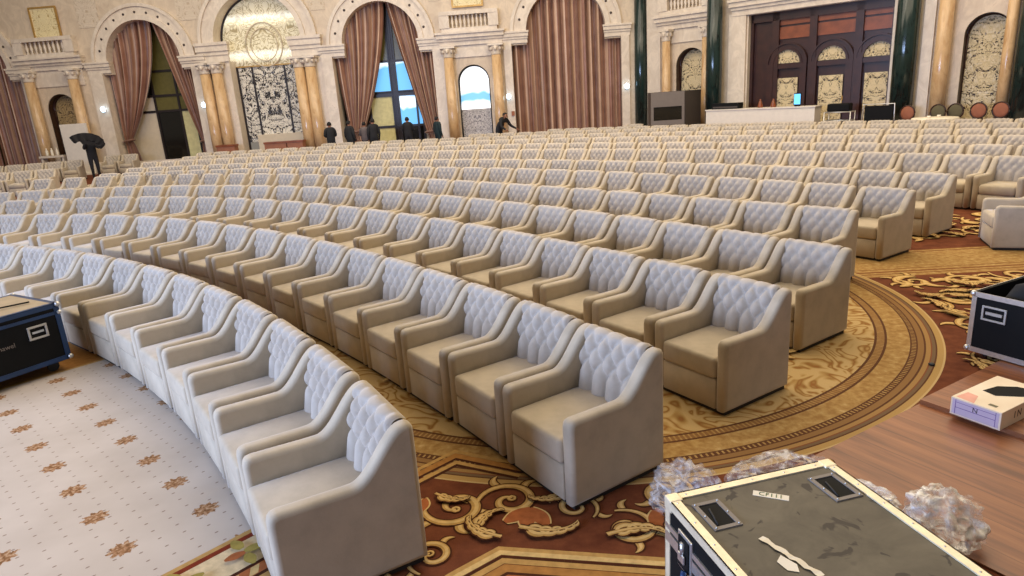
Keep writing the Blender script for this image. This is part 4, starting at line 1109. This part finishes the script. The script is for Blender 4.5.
# local -x would face the armchairs; the visible long side is at local x = 0 seen from +x after mirroring
def L2(x): return -x
mb = MB(); mb.box(0, X, 0, Y, .12, Z, M['black']); mb.build('body', t)
mb = MB(); edge_frame(mb, X, Y, Z, .12, .04, M['navy']); mb.box(-.006, 0, 0, Y, Z - .105, Z - .075, M['navy']); mb.build('edge_trim', t)
mb = MB(); mb.box(.04, X - .04, .04, Y - .04, Z, Z + .006, simple('beige_reflection', lin(168, 146, 112), .5)); mb.build('top_reflection', t)  # beige sheet paints the reflection on top of the case
mb = MB(); mb.tube([(.25, .12, Z + .02), (.32, .5, Z + .03), (.2, .62, Z + .02)], .008, M['black'], 6); mb.build('strap', t)
for x, y in ((0, 0), (X, 0), (0, Y), (X, Y)):
    for zz, rr in ((Z - .01, .026), (Z - .09, .022), (.135, .026)): mb = MB(); mb.sphere((x, y, zz), rr, M['steel'], 10, 8); mb.build('corner_ball', t)
for y in (.22, .78):
    mb = MB(); z = Z - .22
    for a, b, c, e in ((y - .085, y + .085, z + .045, z + .065), (y - .085, y + .085, z - .065, z - .045), (y - .085, y - .065, z - .045, z + .045), (y + .065, y + .085, z - .045, z + .045)): mb.box(-.014, 0, a, b, c, e, M['pale_metal'], .004)
    mb.box(-.012, -.002, y - .05, y + .05, z - .008, z + .012, M['steel']); mb.build('side_handle', t)
text_mesh('uthawel', .06, M['grey_pl'], 'lettering', t, (-.003, .52, .40), (PI / 2, 0, -PI / 2))
for x, y in ((.12, .12), (X - .12, .12), (.12, Y - .12), (X - .12, Y - .12)):
    mb = MB(); mb.lathe([(.05, 0), (.056, .014), (.05, .028)], M['rubber'], (0, 0, 0), 14)
    for vv in mb.bm.verts: vv.co = Vector((vv.co.z - .014, vv.co.y, vv.co.x + .056))
    mb.box(-.03, .03, -.035, .035, .09, .122, M['steel']); mb.build('caster', t, (x, y, 0))
# -- open black trunk on the right
X, Y, Z = 1.0, .9, .55
t = empty('flight_case', (3.70, 5.09, .0), math.atan2(-.9, .43), 'open black trunk with silver edges beside the white carton', 'flight case')
mb = MB(); w_ = .018
for a in ((0, X, 0, w_), (0, X, Y - w_, Y), (0, w_, w_, Y - w_), (X - w_, X, w_, Y - w_)): mb.box(a[0], a[1], a[2], a[3], .07, Z, M['black'])
mb.box(0, X, 0, Y, .06, .09, M['black']); mb.build('body', t)
mb = MB(); tk = .006
for z0, z1 in ((.055, .095), (Z - .035, Z + .006)):
    mb.box(-tk, X + tk, -tk, 0, z0, z1, M['steel']); mb.box(-tk, 0, 0, Y, z0, z1, M['steel']); mb.box(X, X + tk, 0, Y, z0, z1, M['steel']); mb.box(-tk, X + tk, Y, Y + tk, z0, z1, M['steel'])
for x in (0, X): mb.box(x - .03 if x else -tk, x + tk if x else .03, -tk, 0, .09, Z - .03, M['steel'])
mb.box(-tk, 0, 0, .03, .09, Z - .03, M['steel']); mb.build('edge_trim', t)
mb = MB(); x, z = .17, Z - .15
for a, b, c, e in ((x - .09, x + .09, z + .045, z + .06), (x - .09, x + .09, z - .06, z - .045), (x - .09, x - .075, z - .045, z + .045), (x + .075, x + .09, z - .045, z + .045)): mb.box(a, b, -.014, -.0, c, e, M['pale_metal'], .003)
mb.box(x - .06, x + .06, -.012, -.002, z - .01, z + .014, M['pale_metal']); mb.build('side_handle', t)
for x, y in ((0, 0), (X, 0), (0, Y)):
    for zz in (.075, Z - .01): mb = MB(); mb.sphere((x, y, zz), .025, M['steel'], 8, 6); mb.build('corner_ball', t)
for x, y in ((.1, .12), (X - .1, .12), (.1, Y - .12), (X - .1, Y - .12)):
    mb = MB(); mb.lathe([(.03, 0), (.03, .06)], M['rubber'], (x, y, 0), 10); mb.build('foot', t)
mb = MB(); nx = 22; v = []
for i in range(nx + 1):
    for j in range(nx + 1):
        x, y = .03 + (X - .06) * i / nx, .03 + (Y - .06) * j / nx
        e = min(1, min(i, j, nx - i, nx - j) / 5)
        z = .30 + e * (.34 + .12 * x / X * (y / Y) ** .5 + .14 * noise.noise((x * 5, y * 5, 1.7)) + .08 * noise.noise((x * 14, y * 14, 4.1)) + .08 * (x / X) * (y / Y))
        v.append((x, y, z))
mb.faces(v, [(i * (nx + 1) + j, i * (nx + 1) + j + 1, (i + 1) * (nx + 1) + j + 1, (i + 1) * (nx + 1) + j) for i in range(nx) for j in range(nx)], M['blackcloth'], True)
o = mb.build('cloth_bundle', None, (3.70, 5.09, .0), math.atan2(-.9, .43)); tag(o, 'crumpled black cloth heaped inside the open trunk', 'cloth')
# -- white carton
bx_, by_ = .36, .30; hB = .125
def carton_mat():
    m, nt, b = new_mat('printed_white_card'); g = NT(nt); nz = g.noise(g.coord(), 5, 2)
    g.l(g.ramp(nz, [(.3, lin(226, 206, 176)), (.7, lin(238, 222, 196))]), b.inputs['Base Color']); b.inputs['Roughness'].default_value = .5
    return m
M['card'] = carton_mat(); M['lilac'] = simple('lilac_print', lin(196, 180, 196), .5, 0, .03); M['violet'] = simple('violet_print', lin(120, 96, 150), .5); M['pink'] = simple('pink_print', lin(224, 160, 140), .5); M['ink'] = simple('dark_print', lin(50, 40, 40), .5)
v_ = Vector((.146, -.279, 0)).normalized(); cang = math.atan2(v_.y, v_.x)
t = empty('carton', (2.905, 4.08, .045), cang, 'white printed carton with a torn dark opening on the wood platform', 'carton')
mb = MB(); w1, w2 = .31, .56
mb.box(0, w1, 0, w2, 0, hB, M['card'], .003); mb.build('box_body', t)
mb = MB(); mb.box(.012, w1 - .012, -.0012, 0, .012, hB - .01, M['lilac'])
for a in ((.03, .034, .012, hB - .01), (w1 - .034, w1 - .03, .012, hB - .01), (.03, w1 - .03, .058, .062), (.03, w1 - .03, hB - .03, hB - .027)): mb.box(a[0], a[1], -.0022, -.0012, a[2], a[3], M['violet'])
mb.build('printed_label', t)
text_mesh('N', .045, M['ink'], 'lettering', t, (.155, -.003, .078), (PI / 2, 0, 0)); text_mesh('I N', .07, M['ink'], 'lettering', t, (w1 + .0012, .2, .065), (PI / 2, 0, PI / 2))
mb = MB(); mb.faces([(.02, .02, hB + .001), (.14, .004, hB + .001), (.10, .13, hB + .001), (.03, .14, hB + .001)], [(0, 1, 2, 3)], M['pink']); mb.faces([(.2, .05, hB + .001), (.25, .05, hB + .001), (.25, .08, hB + .001), (.2, .08, hB + .001)], [(0, 1, 2, 3)], M['olive']); mb.build('printed_patch', t, recalc=False)
mb = MB(); mb.faces([(.07, .24, hB + .0012), (.16, .22, hB + .0012), (.27, .34, hB + .0012), (.28, .5, hB + .0012), (.17, .47, hB + .0012), (.09, .38, hB + .0012)], [(0, 1, 2, 3, 4, 5)], M['black']); mb.build('torn_hole_shade', t, recalc=False)  # flat black sheet paints the darkness inside the torn hole
# -- crumpled plastic
def plastic(name, col, alpha, rough=.25):
    m, nt, b = new_mat(name); g = NT(nt)
    nz = g.noise(g.coord(), 9, 3, .55, 1.6)
    b.inputs['Base Color'].default_value = C4(col); b.inputs['Roughness'].default_value = rough
    g.l(g.ramp(nz, [(.38, (alpha * .15,) * 3), (.52, (alpha,) * 3), (.62, (min(1, alpha * 2.2),) * 3)]), b.inputs['Alpha'])
    b.inputs['Specular IOR Level'].default_value = .8
    g.bump(nz, b, .35, .02)
    return m
M['film'] = plastic('clear_plastic_film', (.86, .82, .78), .24); M['film_w'] = plastic('milky_plastic_film', (.90, .86, .80), .45, .3)
def crumple(name, loc, size, m, seed, label, rz=0.0, amp=.42):
    bm = bmesh.new(); bmesh.ops.create_icosphere(bm, subdivisions=5, radius=1); o_ = Vector((seed * 3.1, seed * 1.7, seed))
    for v in bm.verts:
        p = v.co.copy()
        d = 1 + amp * (1 - 2 * abs(noise.noise(p * 1.6 + o_))) * .8 + amp * .6 * (1 - 2 * abs(noise.noise(p * 3.0 + o_))) + amp * .10 * (1 - 2 * abs(noise.noise(p * 7 + o_)))
        q = p * d; v.co = Vector((q.x * size[0], q.y * size[1], max(0.004, (q.z * .8 + .55) * size[2])))
    [setattr(f, 'smooth', True) for f in bm.faces]; me = bpy.data.meshes.new(name); bm.to_mesh(me); bm.free(); me.materials.append(m)
    o = link_mesh(name, me, None, loc, rz); return tag(o, label, 'plastic bag')
crumple('plastic_bag', (.90, 3.30, 0.004), (.14, .15, .15), M['film'], 2, 'ball of clear crumpled plastic film against the second-row end armchair')
crumple('plastic_bag', (1.50, 3.48, .004), (.22, .12, .09), M['film'], 5, 'flat sprawl of clear crumpled film behind the foreground case', .25)
crumple('plastic_bag', (2.10, 2.90, .014), (.135, .12, .15), M['film_w'], 8, 'milky white plastic bag on the wood right of the foreground case')
crumple('plastic_bag', (1.90, 3.24, .014), (.12, .07, .05), M['film_w'], 9, 'low strip of milky film peeping over the case edge', -.9)
mb = MB(); mb.lathe([(.022, 0), (.025, .008), (.016, .014), (0, .015)], M['rubber'], (0, 0, 0), 12); tag(mb.build('floor_socket', None, (3.33, 4.95, .003)), 'small black disc lying on the medallion border', 'disc')

# ------------------------------------------------------------------ far right furniture
t = empty('bar_counter', (9.55, 25.58, 0), math.atan2(-2.84, 2.99), 'long plain white counter before the dark wooden doors', 'counter')
Lc = 4.12
mb = MB(); mb.box(-.0 - Lc / 2, Lc / 2, 0, .6, 0, 1.16, M['white_pl']); mb.build('front', t)
mb = MB(); mb.box(-Lc / 2 - .03, Lc / 2 + .03, -.03, .63, 1.16, 1.2, M['white_pl']); mb.build('counter_top', t)
t = empty('booth', WL.at(31.12, -3.75), WL.a, 'grey translator booth with a dark window beside the corner column', 'booth')
mb = MB(); mb.box(-1.2, .1, 0, .06, 0, .9, M['grey_pl']); mb.box(-1.2, .1, 0, .06, 1.42, 1.98, M['grey_pl']); mb.box(-1.2, -1.1, 0, .06, .9, 1.42, M['grey_pl']); mb.box(0, .1, 0, .06, .9, 1.42, M['grey_pl']); mb.build('front_panel', t)
mb = MB(); mb.box(-1.1, 0, .02, .04, .9, 1.42, M['glass_night']); mb.build('window_pane', t)
mb = MB(); mb.obox((.50, .44, .99), (.40, .42, 0), (.02, -.02, 0), (0, 0, .99), M['grey_dk']); mb.build('side_panel', t)
mb = MB(); mb.box(-1.2, -1.14, .06, .82, 0, 1.98, M['grey_dk']); mb.box(-1.2, .86, .82, .88, 0, 1.98, M['grey_dk']); mb.build('back_panel', t)
def bp_at(s, y): return WR.at(s, y)
mb = MB(); mb.box(-.55, .55, -.2, .2, 0, .22, M['black'], .01); mb.box(-.5, .5, -.21, -.2, .04, .1, M['grey_dk']); tag(mb.build('equipment_case', None, (8.80, 26.72, 1.20), -.76), 'black equipment case on the left end of the white counter', 'equipment case')
M['screen'] = emissive('blue_screen', lin(90, 170, 225), 1.6)
t = empty('display_screen', (10.72, 24.88, 1.20), -.76, 'small lit blue screen on the white counter', 'screen')
mb = MB(); mb.box(-.13, .13, -.01, .02, .04, .46, M['black'], .005); mb.box(-.08, .08, -.05, .06, 0, .04, M['black']); mb.build('housing', t)
mb = MB(); mb.box(-.11, .11, -.014, -.01, .07, .43, M['screen']); mb.build('screen_face', t)
for k, (x, y) in enumerate([(9.75, 25.85), (10.1, 25.5)]):
    mb = MB(); mb.lathe([(.09, 0), (.1, .05), (.06, .2), (.03, .26), (.035, .3)], M['wood_md'], (0, 0, 0), 12); tag(mb.build('vase', None, (x, y, 1.20)), ['dark brown vase on the counter, farther from the lit screen', 'dark brown vase on the counter, nearer the lit screen'][k], 'vase')
t = empty('equipment_rack', (11.6, 23.5, 0), -.75, 'silver-legged rack with black gear right of the white counter', 'rack')
mb = MB()
for x in (-.42, .42):
    for y in (-.25, .25): mb.tube([(x, y, 0), (x, y, 1.0)], .02, M['steel'], 6)
for z in (.35, .7, .98): mb.tube([(-.42, -.25, z), (.42, -.25, z), (.42, .25, z), (-.42, .25, z), (-.42, -.25, z)], .02, M['steel'], 6)
mb.build('rack_frame', t)
mb = MB(); mb.box(-.36, .36, -.2, .2, 1.0, 1.26, M['black'], .04); mb.build('amplifier', t); mb = MB(); mb.box(-.36, .36, -.2, .2, .37, .66, M['black'], .01); mb.build('drawer_unit', t)
t = empty('monitor_stand', (12.42, 22.55, 0), -.75, 'black panel in a silver frame before the dark wooden doors', 'panel stand')
mb = MB(); mb.box(-.42, .42, -.02, .02, .55, 1.15, M['black']); mb.build('panel', t)
mb = MB(); mb.tube([(-.5, 0, 0), (-.46, 0, 1.2), (.46, 0, 1.2), (.5, 0, 0)], .022, M['steel'], 6); mb.tube([(-.5, -.25, .01), (-.5, .25, .01)], .02, M['steel'], 6); mb.tube([(.5, -.25, .01), (.5, .25, .01)], .02, M['steel'], 6); mb.build('frame', t)
def round_chair(x, y, rz, m, label):
    t = empty('banquet_chair', (x, y, 0), rz, label, 'banquet chair', 'round-backed banquet chairs')
    mb = MB(); mb.lathe([(0, .42), (.2, .42), (.23, .45), (.22, .49), (0, .50)], m, n=18); mb.build('seat', t)
    mb = MB(); mb.sphere((0, .22, .84), (.21, .035, .22), m, 16, 10); mb.build('backrest', t)
    mb = MB(); mb.tube([(.23 * math.cos(a), .22, .84 + .24 * math.sin(a)) for a in [2 * PI * k / 24 for k in range(25)]], .022, M['wood_dk'], 6); mb.build('back_frame', t)
    for sx in (-1, 1):
        mb = MB(); mb.tube([(sx * .15, .17, .44), (sx * .17, .22, 0)], .02, M['wood_dk'], 6); mb.tube([(sx * .15, .2, .44), (sx * .13, .22, .66)], .02, M['wood_dk'], 6); mb.build('leg', t)
        mb = MB(); mb.tube([(sx * .15, -.16, .44), (sx * .18, -.2, 0)], .02, M['wood_dk'], 6); mb.build('leg', t)
for x, y, m, l in ((13.25, 22.5, 'rust', 'round-backed rust banquet chair in front of the right green column'), (13.95, 22.0, 'olive_f', 'round-backed olive banquet chair at the foot of the beige pilaster'),
                   (14.35, 21.75, 'olive_f', 'round-backed olive banquet chair left of the rightmost lattice door'), (14.85, 21.4, 'rust', 'round-backed rust banquet chair before the rightmost lattice door'),
                   (15.3, 21.05, 'rust', 'round-backed rust banquet chair beside the rightmost green column')):
    round_chair(x, y, 2.2 - PI, M[m], l)
t = empty('round_table', (13.3, 20.95, 0), 0, 'low round table with a white cloth among the banquet chairs', 'table')
mb = MB(); mb.lathe([(0, .76), (.62, .76), (.64, .74), (.66, .3), (.7, .02)], M['linen'], n=28); mb.build('tablecloth', t)
for k, (x, y) in enumerate([(-.25, -.1), (.15, .05)]):
    mb = MB(); mb.lathe([(.03, 0), (.05, .02), (.055, .07), (.05, .07), (.03, .02)], M['linen'], (0, 0, 0), 12); tag(mb.build('cup', None, (13.3 + x, 20.95 + y, .76)), ['white cup on the cloth-covered table, farther left', 'white cup on the cloth-covered table, farther right'][k], 'cup')
for k, (s, hw, l) in enumerate([(11.3, .42, 'low red-brown crate left of the tall mirror base'), (13.6, .5, 'low red-brown crate at the middle of the tall mirror base'), (14.5, .36, 'low red-brown crate at the right end of the tall mirror base')]):
    mb = MB(); mb.box(-hw, hw, -.2, .2, 0, .92, M['crate'], .01); mb.box(-hw - .02, hw + .02, -.22, .22, .86, .94, M['wood_md']); tag(put(mb, WL, 'crate', None, s=s, y=-1.05), l, 'crate')
for k in range(3):
    mb = MB(); mb.lathe([(.05, 0), (.06, .05), (.06, .22), (.025, .28), (.03, .34)], M['linen'], (0, 0, 0), 10)
    tag(put(mb, WL, 'bottle', None, s=2.6 + .25 * k, y=-.8, z=.95), 'white bottle on the stand below the leftmost dark arched niche, %s from the column' % ('first', 'second', 'third')[k], 'bottle')
mb = MB(); mb.box(-.6, .6, -.2, .2, .86, .95, M['stone_lt']); mb.box(-.55, -.45, -.15, .15, 0, .86, M['stone_lt']); mb.box(.45, .55, -.15, .15, 0, .86, M['stone_lt']); tag(put(mb, WL, 'console_table', None, s=2.9, y=-.8), 'narrow pale console below the leftmost dark arched niche', 'console')

mb = MB(); mb.box(-.62, .62, -.05, .05, .06, 2.3, M['white_pl'], .01); mb.box(-.62, .62, -.2, .2, 0, .06, M['white_pl']); tag(put(mb, WL, 'partition_board', None, s=4.3, y=-1.0), 'tall white board standing behind the man with the dark cloth', 'board')
# ------------------------------------------------------------------ light
w = bpy.data.worlds.new('world'); bpy.context.scene.world = w; w.use_nodes = True
bg = w.node_tree.nodes['Background']; bg.inputs[0].default_value = (1.0, .87, .72, 1); bg.inputs[1].default_value = .22
def area(name, loc, target, sx, sy_, power, col):
    d = bpy.data.lights.new(name, 'AREA'); d.shape = 'RECTANGLE'; d.size = sx; d.size_y = sy_; d.energy = power; d.color = col
    o = bpy.data.objects.new(name, d); COL.objects.link(o); o.location = loc
    o.rotation_euler = (Vector(target) - Vector(loc)).to_track_quat('-Z', 'Y').to_euler(); return o
area('ceiling_light', (5, 12, 11), (5, 12, 0), 20, 14, 2550, (1, .84, .62))
area('ceiling_light', (-8, 22, 11), (-8, 24, 0), 26, 10, 2500, (1, .87, .70))
area('ceiling_light', (10, 20, 11), (10, 20, 0), 12, 10, 650, (1, .82, .6))
area('cool_side_fill', (-17, 3.5, 4.0), (-6, 10, .5), 6, 3, 1100, (.5, .65, 1.0))  # added cool fill, tints the left rows bluer
area('stage_screen_light', (-11.5, -2.5, 3.4), (-1, 6.5, .4), 9, 3.2, 2900, (.44, .60, 1.0))
sc = bpy.context.scene
sc.view_settings.view_transform = 'Standard'; sc.view_settings.look = 'None'; sc.view_settings.exposure = 0.0; sc.view_settings.gamma = 1.0
